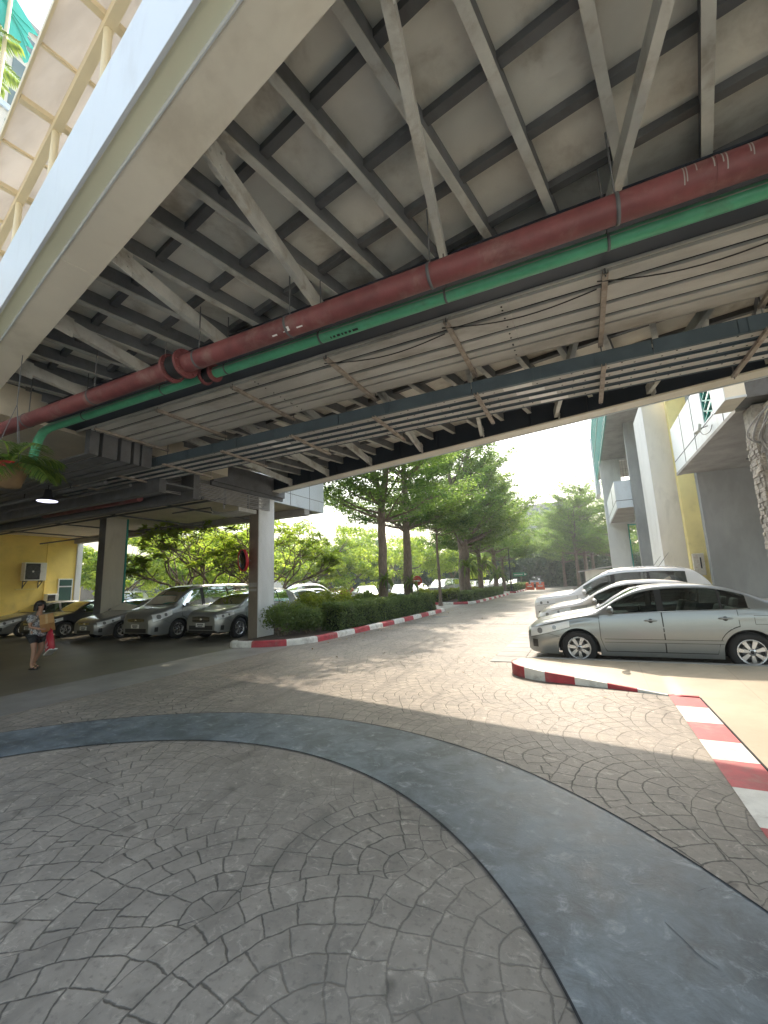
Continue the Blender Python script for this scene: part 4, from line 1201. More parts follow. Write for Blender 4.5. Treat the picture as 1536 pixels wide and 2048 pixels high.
# =================================================================== buildings
def build_left_building():
    R = thing('parking_building', 'building on the left with a yellow wall and shaded parking below it', 'building', (-10.1, 11.6, 0))
    b = MB(); b.box(-42, -9.05, -14, 8.8, 4.9, 5.5); b.box(-42, -9.7, 8.8, 12.15, 4.903, 5.5); b.box(-42, -10.43, 12.15, 14.27, 4.903, 5.5)  # runs on out of view to block skylight; middle strip stops a sun streak
    b.build('ceiling_slab', M['soffit'], R, True)
    b = MB(); b.box(-42, -9.6, 7.05, 7.25, 4.2, 4.9); b.box(-42, -9.6, 8.1, 8.3, 4.2, 4.9); b.box(-42, -9.6, 7.25, 8.1, 4.45, 4.5)
    b.build('beam', M['steel_dark'], R, True)  # dark beams, toned darker still in place of shade under the ceiling
    b = MB(); b.box(-42, -10.32, 14.28, 14.62, 4.62, 5.6); b.build('edge_beam', M['concrete'], R, True)
    b = MB(); b.box(-10.42, -10.3, 12.2, 15.7, 4.87, 6.9)
    for y in (13.3, 14.6): b.box(-10.3, -10.296, y, y + 0.02, 4.87, 6.9, 1)
    b.box(-10.3, -10.296, 12.2, 15.7, 5.34, 5.355, 1)
    b.box(-14, -10.42, 15.55, 15.7, 4.87, 6.9); b.box(-14, -10.42, 14.63, 15.55, 4.87, 4.95, 2)
    b.build('parapet', [M['white_panel'], M['groove'], M['concrete']], R, True)
    b = MB(); b.box(-42, -12, -14, 14.4, 5.5, 9.2); b.build('upper_wall', M['white_wall'], R, True)  # carried on out of view past the near edge to block skylight
    b = MB(); b.box(-9.698, -9.62, 8.82, 12.1, 4.86, 5.5); b.box(-9.78, -9.7, 8.82, 12.1, 4.75, 4.9); b.build('beam', M['steel_dark'], R, True)  # dark sheets added over the slab edge to darken it behind the conduits
    # columns
    b = MB(); b.box(-10.17, -9.79, 10.9, 11.69, 0, 4.9)
    b.build('column', M['brown_col'], R, True, 0.012)
    b = MB(); b.box(-9.788, -9.76, 10.915, 11.69, 0, 4.9); b.build('column_cladding', M['white_wall'], R, True)
    b = MB(); b.box(-10.14, -9.82, 10.885, 10.898, 1.72, 1.86); b.box(-10.14, -9.82, 10.885, 10.898, 1.58, 1.66); b.build('notice_plate', M['concrete'], R, True)
    b = MB(); b.box(-18.5, -18.07, 10.9, 11.78, 0, 4.9); b.build('column', M['steel_dark'], R, True, 0.012)
    b = MB(); b.box(-18.068, -18.04, 10.92, 11.78, 0, 4.9); b.build('column_cladding', M['beige_wall'], R, True)
    b = MB(); b.cyl((-18.06, 11.84, 0), (-18.06, 11.84, 4.9), 0.045, 12); b.build('downpipe', M['teal'], R, True)
    b = MB(); b.box(-26.8, -26.5, -10, 14.45, 0, 4.9); b.build('wall', M['yellow'], R, True)
    b = MB(); b.box(-26.85, -26.42, 14.46, 14.75, 0, 4.9); b.build('corner_trim', M['white_wall'], R, True)
    b = MB(); b.box(-26.497, -26.45, 13.62, 14.36, 0.9, 2.62)
    f = b.build('window', M['white_paint'], R, True)
    b = MB(); b.box(-26.448, -26.44, 13.68, 14.30, 0.96, 2.15); b.box(-26.448, -26.44, 13.68, 14.30, 2.22, 2.56)
    b.build('window_pane', M['glass_green'], f, True)
    b = MB(); b.box(-26.495, -26.46, 12.95, 13.0, 0.9, 4.9); b.build('downpipe', M['yellow'], R, True)
    # services under the dark ceiling
    S = thing('ceiling_pipes', 'dark pipes and a short red pipe end hung under the shaded ceiling on the left', 'pipes', (-14, 8, 4.4))
    b = MB()
    for y, z, r in ((5.9, 4.25, 0.05), (6.5, 4.3, 0.04), (8.7, 4.35, 0.05), (9.6, 4.5, 0.035)): b.tube([(-40, y, z), (-9.9, y, z)], r, 10)
    for x in (-12.5, -15.5, -19, -22.5): b.tube([(x, 8.4, 4.55), (x, 13.6, 4.55), (x, 13.7, 4.42)], 0.03, 8)
    b.tube([(-40, 12.6, 4.5), (-14.2, 12.6, 4.5)], 0.035, 8)
    b.tube([(-14, 10.9, 4.62), (-12.0, 10.9, 4.62), (-11.95, 10.9, 4.5)], 0.025, 8)
    b.build('dark_pipe', M['steel_dark'], S, True)
    b = MB(); b.tube([(-16, 7.65, 4.33), (-11.2, 7.65, 4.33)], 0.1, 14); b.build('red_pipe_end', M['red_pipe'], S, True)
    b = MB(); b.tube([(-16, 8.6, 4.55), (-10.9, 8.6, 4.55)], 0.07, 12); b.build('green_pipe_end', M['green_pipe'], S, True)
    b = MB()
    for x in np.arange(-26, -10, 2.1):
        for y in (5.9, 8.7): b.cyl((x, y, 4.3), (x, y, 4.9), 0.012, 6); b.box(x - 0.06, x + 0.06, y - 0.06, y + 0.06, 4.42, 4.5)
    b.build('hanger', M['plastic'], S, True)
    T = thing('ceiling_lamp', 'round white lamp hanging below the dark ceiling on the left', 'lamp', (-11.86, 5.7, 4.0))
    b = MB(); b.lathe([(0.0, 0.0), (0.2, 0.0), (0.215, 0.01)], (-11.86, 5.7, 4.0), 'z', 28); b.build('diffuser', flat('lamp_diffuser', (0.75, 0.75, 1.0), 0.5, emit=0.9), T, True)
    b = MB(); b.lathe([(0.217, 0.012), (0.2, 0.05), (0.1, 0.12), (0.07, 0.3), (0.0, 0.31)], (-11.86, 5.7, 4.0), 'z', 28); b.cyl((-11.86, 5.7, 4.3), (-11.86, 5.7, 4.9), 0.012, 6)
    b.build('housing', M['plastic'], T, True)
    # air conditioners
    def ac(y, z, w, h, lab, low=False):
        A = thing('air_conditioner', lab, 'air conditioner', (-26.5, y, z))
        x0, x1 = -26.42, -26.08
        b = MB(); b.box(x0, x1, y, y + w, z, z + h); b.build('casing', M['white_paint'], A, True, 0.02)
        cy, cz, r = y + 0.38 * w, z + h / 2, min(w, h) * 0.38
        b = MB(); b.box(x1 + 0.001, x1 + 0.008, y + 0.05 * w, y + 0.7 * w, z + 0.06 * h, z + 0.94 * h)
        b.build('grille', M['plastic'], A, True)
        b = MB()
        for q in range(1, 7): b.lathe([(r * q / 6.5, 0.010), (r * q / 6.5 + 0.006, 0.013), (r * q / 6.5 + 0.012, 0.010)], (x1, cy, cz), 'x', 28)
        for q in range(6):
            a = q * PI / 3
            b.bar((x1 + 0.011, cy, cz), (x1 + 0.011, cy + r * math.cos(a), cz + r * math.sin(a)), 0.012, 0.006, 0, up=(1, 0, 0))
        b.build('fan_guard', M['steel_dark'], A, True)
        b = MB(); b.lathe([(0.0, 0.02), (0.04, 0.018), (0.05, 0.012)], (x1, cy, cz), 'x', 16); b.build('badge', M['white_paint'], A, True)
        if not low:
            for yy in (y + 0.15, y + w - 0.15):
                b = MB(); b.bar((-26.49, yy, z - 0.03), (x1 + 0.02, yy, z - 0.03), 0.04, 0.04); b.bar((-26.49, yy, z - 0.36), (x1 - 0.05, yy, z - 0.06), 0.03, 0.03); b.bar((-26.48, yy, z - 0.4), (-26.48, yy, z), 0.04, 0.02)
                b.build('wall_bracket', M['steel_dark'], A, True)
            b = MB(); b.box(-26.49, -26.44, y - 0.15, y + w * 0.75, z - 0.46, z - 0.41); b.build('drip_tray', M['yellow_pale'], A, True)
    ac(11.82, 2.52, 1.0, 0.94, 'white outdoor air conditioner unit on brackets high on the yellow wall')
    ac(12.95, 0.95, 0.56, 0.85, 'small pale air conditioner unit low on the yellow wall beside the window', True)
    # convex mirror
    A = thing('convex_mirror', 'round convex traffic mirror with a red rim fixed to the brown column', 'mirror', (-10.2, 10.9, 2.6))
    c = Vector((-10.16, 10.60, 2.6)); dirv = Vector((-0.42, -0.90, -0.08)).normalized()
    rot = dirv.to_track_quat('Z', 'Y').to_matrix()
    def lt(prof, name, m, n=36):
        b = MB(); b.lathe(prof, (0, 0, 0), 'z', n)
        b.v = [tuple(rot @ Vector(p) + c) for p in b.v]
        b.build(name, m, A, True)
    lt([(0.0, 0.07), (0.12, 0.062), (0.22, 0.045), (0.30, 0.02), (0.33, 0.0)], 'glass', M['mirror'])
    lt([(0.325, -0.03), (0.325, 0.01), (0.345, 0.03), (0.362, 0.03), (0.37, 0.0), (0.37, -0.06), (0.36, -0.07), (0.0, -0.09)], 'rim', M['sign_red'])
    b = MB(); b.cyl(tuple(c - dirv * 0.08), (-10.12, 10.9, 2.6), 0.025, 8); b.build('bracket', M['steel_dark'], A, True)
    # hanging planter below the near edge beam
    A = thing('hanging_planter', 'brown hanging pot with a red band and drooping palm-like fronds at the left edge', 'planter', (-6.75, 2.78, 3.2))
    c = Vector((-6.75, 2.78, 3.32))
    b = MB(); b.lathe([(0.0, -0.22), (0.13, -0.2), (0.19, 0.0), (0.21, 0.1), (0.18, 0.1), (0.0, 0.06)], tuple(c), 'z', 22); b.lathe([(0.202, 0.03), (0.216, 0.05), (0.222, 0.1), (0.213, 0.105)], tuple(c), 'z', 22, 1)
    b.build('pot', [mat('brown_pot', (0.20, 0.13, 0.06), 0.8), M['sign_red']], A, True)
    b = MB()
    for k in range(3):
        a = 2 * PI * k / 3
        b.cyl((c.x + 0.2 * math.cos(a), c.y + 0.2 * math.sin(a), c.z + 0.1), (c.x, c.y, c.z + 0.95), 0.004, 5)
    b.cyl((c.x, c.y, c.z + 0.94), (c.x, c.y, 5.0), 0.005, 5)
    b.build('wire', M['steel_dark'], A, True)
    fr = frond_mesh(28, 0.62, 5, droop=0.9, leaflet=0.26)
    b2 = link(bpy.data.objects.new('fronds', fr), A); b2.location = c + Vector((0, 0, 0.08)) - A.location

def build_right_building():
    R = thing('office_building', 'pale building on the right with grey, yellow and white walls and a white overhanging parapet', 'building', (3.9, 18, 0))
    b = MB(); b.box(3.97, 13, 18, 18.35, 0, 5.2); b.build('wall', M['grey_wall'], R, True)
    b = MB(); b.box(4.2, 13, 18.6, 18.9, 5.3, 11.5); b.build('upper_wall', M['grey_wall'], R, True)
    b = MB(); b.box(3.63, 4.35, 19.2, 19.6, 0, 11.5)
    b.add([(3.6, 19.19, 8.2), (4.0, 19.19, 8.9), (3.6, 19.19, 8.9), (3.6, 19.0, 8.9), (4.0, 19.0, 8.9)], [(0, 1, 2), (0, 2, 3), (0, 4, 1), (0, 3, 4), (1, 4, 3, 2)])
    b.build('yellow_wall', M['yellow_pale'], R, True)
    b = MB(); b.box(2.905, 3.9, 20.0, 22.9, 0, 8.85, 0); b.box(2.89, 2.902, 20.0, 22.9, 0, 8.85, 1)
    b.build('fin_wall', [M['beige_wall'], M['white_wall']], R, True, 0.01)
    # overhanging floor
    b = MB(); b.box(3.52, 13, 11.35, 18.0, 5.12, 5.26); b.bar((5.0, 16.6, 5.10), (12, 16.6, 5.10), 0.03, 0.04, 1)
    b.build('overhang_soffit', [M['concrete'], M['steel_dark']], R, True)
    b = MB()
    for y0, y1, z0, z1 in ((11.35, 12.85, 5.2, 6.85), (13.8, 18.02, 5.2, 6.85), (12.85, 13.8, 5.2, 5.66)):
        b.box(3.40, 3.515, y0, y1, z0, z1)
    for y in (12.2, 14.9, 16.4): b.box(3.394, 3.3995, y, y + 0.03, 5.2, 6.85 if y != 12.2 else 5.62, 1)
    b.box(3.394, 3.3995, 11.4, 18.0, 5.60, 5.62, 1); b.box(3.385, 3.53, 11.35, 18.02, 5.10, 5.19, 2)
    P = b.build('parapet', [M['white_panel'], M['groove'], M['concrete']], R, True)
    b = MB(); b.box(3.45, 3.46, 12.86, 13.79, 5.68, 6.85)
    for q in range(4):
        z0 = 5.7 + q * 0.3
        b.bar((3.43, 12.9, z0), (3.43, 13.75, z0 + 0.3), 0.04, 0.03, 1, up=(1, 0, 0)); b.bar((3.428, 13.75, z0), (3.428, 12.9, z0 + 0.3), 0.04, 0.03, 1, up=(1, 0, 0))
    b.box(3.42, 3.45, 12.86, 12.9, 5.67, 6.85, 1); b.box(3.42, 3.45, 13.75, 13.79, 5.67, 6.85, 1); b.box(3.42, 3.45, 12.9, 13.75, 5.665, 5.70, 1)
    b.build('lattice', [M['glass_green'], M['teal']], R, True)
    b = MB(); b.box(3.0, 3.34, 10.45, 11.33, 5.12, 6.7, 0); b.box(2.985, 2.998, 10.45, 11.33, 5.12, 6.7, 1); b.box(2.98, 3.34, 10.43, 10.448, 5.115, 5.16, 1)
    b.build('clad_box', [M['fascia'], M['white_panel']], R, True)
    b = MB(); b.box(3.36, 9, 10.62, 11.3, 5.15, 7.2); b.build('landing_wall', M['steel_dark'], R, True)
    # rough stone column
    b = MB()
    rr = random.Random(11)
    x0, x1, y0, y1 = 3.56, 3.84, 11.0, 11.55
    b.box(x0, x1, y0, y1, 0, 5.1)
    z = 0.0
    while z < 4.5:
        hgt = rr.uniform(0.06, 0.11)
        y = y0
        for face in range(2):
            p = x0 if face == 0 else y0
            e = x1 if face == 0 else y1
            while p < e - 0.02:
                w = min(rr.uniform(0.10, 0.2), e - p)
                dpt = rr.uniform(0.015, 0.05)
                if face == 0: b.box(p + 0.003, p + w - 0.003, y0 - dpt, y0 - 0.001, z + 0.003, z + hgt - 0.003)
                else: b.box(x0 - dpt, x0 - 0.001, p + 0.003, p + w - 0.003, z + 0.003, z + hgt - 0.003)
                p += w
        z += hgt
    b.build('stone_column', M['stone'], R, True, 0.012, 1)
    b = MB(); b.box(3.88, 6, 11.1, 11.5, 4.1, 5.1); b.build('beam', M['brown_col'], R, True)
    b = MB(); b.box(3.75, 4.6, 10.4, 11.05, 4.45, 5.05); b.build('concrete_corbel', M['fascia'], R, True)
    # far wing
    b = MB(); b.box(3.1, 4.9, 29, 29.5, 0, 11.0); b.build('blade_wall', M['grey_wall'], R, True)
    b = MB()
    X0, X1, W0, W1 = 2.0, 5.2, 3.42, 4.02
    for a, c, z0, z1 in ((X0, W0, 0, 10.9), (4.1, X1, 0, 10.9), (W0, 4.1, 5.5, 9.0), (W0, 4.1, 10.72, 10.9), (4.02, 4.1, 9.0, 10.72)): b.box(a, c, 38, 38.3, z0, z1)
    b.build('wall', M['white_wall'], R, True)
    b = MB()
    for x in (3.42, 3.62, 3.82): b.bar((x, 38.1, 9.0), (x, 38.1, 10.72), 0.02, 0.02)
    for z in (9.4, 10.0): b.bar((3.42, 38.1, z), (4.02, 38.1, z), 0.02, 0.02)
    b.build('window_bars', M['steel_dark'], R, True)
    b = MB(); b.box(3.42, 3.5, 37.9, 38.3, 0, 5.5); b.box(3.5, 4.1, 37.95, 38.25, 5.4, 5.48); b.build('door_frame', M['teal'], R, True)
    b = MB(); b.box(2.2, 2.28, 29.3, 37.9, 5.65, 7.35); b.box(2.28, 3.1, 29.3, 29.38, 5.65, 7.35); b.box(2.28, 3.9, 29.38, 37.9, 5.66, 5.8, 1)
    b.box(2.194, 2.199, 29.3, 37.9, 6.1, 6.13, 2); b.box(2.194, 2.199, 32, 32.25, 6.15, 7.3, 2); b.box(2.2, 3.1, 29.294, 29.299, 6.1, 6.13, 2)
    b.build('balcony', [M['white_panel'], M['concrete'], M['groove']], R, True)
    b = MB(); b.box(2.06, 6, 26, 46, 10.92, 11.2); b.build('floor_slab', M['concrete'], R, True)
    b = MB()
    for k in range(21):
        y = 25.6 + k * 1.0
        b.bar((2.02, y, 10.5), (2.02, y, 15.5), 0.08, 0.05, 0, up=(1, 0, 0)); b.bar((2.03, y, 10.5), (2.03, y + 1.0, 12.9), 0.05, 0.05, 0, up=(1, 0, 0)); b.bar((2.03, y + 1.0, 12.9), (2.03, y, 15.3), 0.05, 0.05, 0, up=(1, 0, 0))
    for z in (10.5, 12.9, 15.5): b.bar((2.0, 25.6, z), (2.0, 46.4, z), 0.07, 0.07)
    b.build('lattice', M['teal'], R, True)
    b = MB(); b.box(2.1, 2.2, 25.6, 48, 11.2, 15.5); b.box(1.9, 2.3, 46.5, 49.5, 9.6, 15.5); b.build('upper_wall', M['white_panel'], R, True)
    b = MB(); b.box(5.2, 13, 22, 46, 0, 12); b.build('rear_wall', M['white_wall'], R, True)
    # small things fixed to it
    A = thing('floodlight', 'small white floodlight on an arm fixed to the white parapet', 'floodlight', (3.39, 13.7, 5.5))
    b = MB(); b.obox((3.22, 13.75, 5.52), (0.03, 0.02, -0.015), (-0.03, 0.13, 0.0), (0.02, 0.0, 0.10)); b.build('lamp_head', M['steel'], A, True, 0.008)
    b = MB(); b.obox((3.187, 13.735, 5.535), (0.004, 0.002, -0.002), (-0.025, 0.11, 0.0), (0.016, 0.0, 0.08)); b.build('lens', M['white_paint'], A, True)
    b = MB(); b.bar((3.25, 13.7, 5.5), (3.39, 13.5, 5.5), 0.02, 0.02); b.tube(smooth_path([(3.25, 13.7, 5.46), (3.3, 13.6, 5.3), (3.37, 13.3, 5.28), (3.39, 13.1, 5.4)], 5), 0.008, 6); b.build('arm', M['steel_dark'], A, True)
    A = thing('meter_box', 'small rusty white meter box on the pale yellow wall', 'box', (3.8, 19.1, 2.0))
    b = MB(); b.box(3.66, 4.0, 19.0, 19.19, 1.5, 2.3); b.build('case', mat('rusty_white', (0.62, 0.58, 0.48), 0.7, dirt=((0.3, 0.14, 0.06), 6, 0.8)), A, True, 0.01)
    b = MB(); b.box(3.86, 3.9, 18.985, 18.999, 1.75, 2.15); b.build('door_slot', M['plastic'], A, True)

def windows_box(name, label, x0, x1, y0, y1, h, wall, nx, nz, loc, axis='y', band=None):
    R = thing(name, label, 'building', loc)
    b = MB(); b.box(x0, x1, y0, y1, 0, h); b.build('wall', wall, R, True)
    b = MB(); b.box(x0 - 0.4, x1 + 0.4, y0 - 0.4, y1 + 0.4, h, h + 0.5); b.build('roof', M['concrete'], R, True)
    b = MB()
    for j in range(nz):
        z0 = h * (j + 0.25) / nz; z1 = h * (j + 0.75) / nz
        for i in range(nx):
            t0 = (i + 0.2) / nx; t1 = (i + 0.8) / nx
            if axis == 'y': b.box(x0 + (x1 - x0) * t0, x0 + (x1 - x0) * t1, y0 - 0.03, y0 - 0.002, z0, z1)
            else: b.box(x1 + 0.002, x1 + 0.03, y0 + (y1 - y0) * t0, y0 + (y1 - y0) * t1, z0, z1)
    o = b.build('windows', M['glass_green'], R, True)
    o['kind'] = 'stuff'
    if band:
        b = MB()
        for j in range(nz):
            z0 = h * j / nz
            if axis == 'y': b.box(x0, x1, y0 - 0.25, y0 - 0.04, z0, z0 + h / nz * 0.16)
            else: b.box(x1 + 0.04, x1 + 0.25, y0, y1, z0, z0 + h / nz * 0.16)
        b.build('floor_band', band, R, True)
    return R

def build_far_buildings():
    windows_box('apartment_tower', 'tall beige and pale blue apartment tower seen past the palm fronds at top left', -52, -40, 5, 15.6, 52, M['beige_wall'], 4, 16, (-40, 10, 0), 'x', mat('pale_blue_paint', (0.55, 0.66, 0.78), 0.7))
    windows_box('distant_building', 'grey flat-roofed building half hidden behind the trees at the end of the road', -24, 2, 125, 140, 21.5, M['grey_wall'], 9, 7, (-11, 125, 0), 'y')
    R = thing('guard_kiosk', 'small low kiosk with a grey sloping roof behind the parked white cars', 'kiosk', (1.2, 54, 0))
    b = MB(); b.box(0.0, 2.6, 52, 56, 0, 2.2); b.build('wall', M['beige_wall'], R, True)
    b = MB(); b.add([(-0.7, 51.6, 2.0), (2.9, 51.6, 2.45), (2.9, 56.4, 2.45), (-0.7, 56.4, 2.0), (-0.7, 51.6, 2.12), (2.9, 51.6, 2.57), (2.9, 56.4, 2.57), (-0.7, 56.4, 2.12)], [(0, 3, 2, 1), (4, 5, 6, 7), (0, 1, 5, 4), (1, 2, 6, 5), (2, 3, 7, 6), (3, 0, 4, 7)])
    b.build('roof', M['concrete'], R, True)
    R = thing('small_house', 'low yellow house with a grey gate beyond the corner of the yellow wall', 'house', (-43, 26, 0))
    b = MB(); b.box(-52, -41.2, 25, 27.2, 0, 3.4); b.build('wall', M['yellow_pale'], R, True)
    b = MB(); b.box(-44.6, -42.4, 24.95, 24.998, 0, 2.9); b.build('gate', M['steel_dark'], R, True)
    b = MB(); b.box(-53, -41.0, 24.4, 27.4, 3.4, 3.6); b.build('roof', M['white_wall'], R, True)
    R = thing('boundary_wall', 'long beige boundary wall behind the far row of cars', 'wall', (-53, 69, 0))
    b = MB(); b.box(-60, -46.5, 69, 69.3, 0, 3.2); b.build('wall_panel', M['beige_wall'], R, True)
    b = MB(); b.box(-60.1, -46.4, 68.9, 69.4, 3.2, 3.4); b.build('coping', M['concrete'], R, True)
    R = thing('shade_sail', 'teal fabric shade sail with a scalloped edge on a cream pole at top left', 'shade sail', (-16, 5, 9.2))
    pts = [(4.3, 22.9), (5.25, 22.55), (6.0, 21.94), (5.72, 21.75), (5.70, 21.45), (5.95, 21.22), (5.68, 21.1), (5.70, 20.95), (5.97, 20.80), (5.72, 20.34), (4.3, 21.6)]
    b = MB(); n = len(pts)
    b.add([(-16 - 0.0 * i, y, z) for i, (y, z) in enumerate(pts)] + [(-16.03, y, z) for y, z in pts], [tuple(range(n)), tuple(range(2 * n - 1, n - 1, -1))] + [(i, n + i, n + (i + 1) % n, (i + 1) % n) for i in range(n)])
    for q in range(4):
        b.tube(smooth_path([(-15.98, 4.4 + 0.25 * q, 22.6 - 0.3 * q), (-15.98, 5.1 + 0.12 * q, 22.0 - 0.2 * q), (-15.98, 5.8, 21.9 - 0.4 * q)], 4), 0.015, 5)
    b.build('fabric', M['sail'], R, True)
    b = MB(); b.cyl((-15.9, 5.1, 9.2), (-15.9, 5.1, 23.5), 0.06, 10); b.build('pole', M['cream'], R, True)
# =================================================================== cars
def pchip(pts):
    x = np.array([p[0] for p in pts], float); y = np.array([p[1] for p in pts], float)
    h = np.diff(x); dl = np.diff(y) / h
    m = np.zeros(len(x)); m[0] = dl[0]; m[-1] = dl[-1]
    for i in range(1, len(x) - 1):
        if dl[i - 1] * dl[i] <= 0: m[i] = 0
        else:
            w1 = 2 * h[i] + h[i - 1]; w2 = h[i] + 2 * h[i - 1]
            m[i] = (w1 + w2) / (w1 / dl[i - 1] + w2 / dl[i])
    def f(t):
        t = np.clip(np.asarray(t, float), x[0], x[-1])
        i = np.clip(np.searchsorted(x, t) - 1, 0, len(x) - 2)
        s = (t - x[i]) / h[i]
        return (2 * s**3 - 3 * s**2 + 1) * y[i] + (s**3 - 2 * s**2 + s) * h[i] * m[i] + (-2 * s**3 + 3 * s**2) * y[i + 1] + (s**3 - s**2) * h[i] * m[i + 1]
    return f

class Shell:
    NL = 10
    def __init__(s, sp):
        s.sp = sp; s.L = sp['L']
        s.top, s.sh, s.wid, s.bot = (pchip(sp[k]) for k in ('top', 'sh', 'wid', 'bot'))
        s.cache = {}
    def zbot(s, x):
        z = float(s.bot(x))
        for xw in s.sp['wheels']:
            d = abs(x - xw)
            if d < s.sp['R']: z = max(z, s.sp['zw'] + math.sqrt(s.sp['R']**2 - d * d))
        return z
    def section(s, x, arch=True):
        key = (round(x, 4), arch)
        if key in s.cache: return s.cache[key]
        zb = s.zbot(x) if arch else float(s.bot(x))
        zs, zt, W = float(s.sh(x)), float(s.top(x)), float(s.wid(x))
        zt = max(zt, zs + 0.02)
        z0 = 0.16
        zl = np.linspace(zb, zs, s.NL)
        u = np.clip((zl - z0) / (zs - z0), 0, 1)
        pr = np.where(u < 0.62, 0.925 + 0.075 * np.sin(np.minimum(u / 0.62, 1) * PI / 2), 1 - 0.05 * (np.maximum(u - 0.62, 0) / 0.38)**1.5)
        # crisp shoulder crease under the windows
        pr = pr + 0.008 * np.exp(-((u - 0.86) / 0.05)**2)
        yl = W * pr
        Ys = yl[-1]; H = zt - zs
        inset = min(0.10 + s.sp.get('tumble', 0.30) * H, Ys * 0.7)
        wl, wh = min(0.025, 0.25 * H), max(0.845 * H - 0.012, 0.5 * H)
        hh = np.array([wl, wl + (wh - wl) * 0.33, wl + (wh - wl) * 0.67, wh])
        q = hh / (0.86 * H) * 0.8
        ys = list(Ys - inset * 0.72 * (q / 0.8)**1.15); zz = list(zs + hh)
        yr = Ys - inset
        ys += [yr + 0.035 * min(1, H / 0.3), yr - 0.03]; zz += [zs + H * 0.945, zs + H * 0.975]
        for k in (0.75, 0.5, 0.25, 0.0):
            ys.append((yr - 0.03) * k); zz.append(zt - 0.025 * H * k * k)
        r = (np.concatenate([yl, ys]), np.concatenate([zl, zz]))
        s.cache[key] = r
        return r
    def surfY(s, x, z):
        y, zz = s.section(x, False)
        return float(np.interp(z, zz, y))
    def surfZ(s, x, y):
        yy, zz = s.section(x, False)
        return float(np.interp(abs(y), yy[s.NL - 1:][::-1], zz[s.NL - 1:][::-1]))
    def surfX(s, y, z, rear=False):
        lo, hi = 0.0, 1.3
        def inside(t):
            x = s.L - t if rear else t
            return z <= max(float(s.top(x)), float(s.sh(x))) - 0.004 and s.surfY(x, z) >= abs(y)
        if inside(0.0): return s.L if rear else 0.0
        for _ in range(22):
            mid = (lo + hi) / 2
            if inside(mid): hi = mid
            else: lo = mid
        return s.L - hi if rear else hi

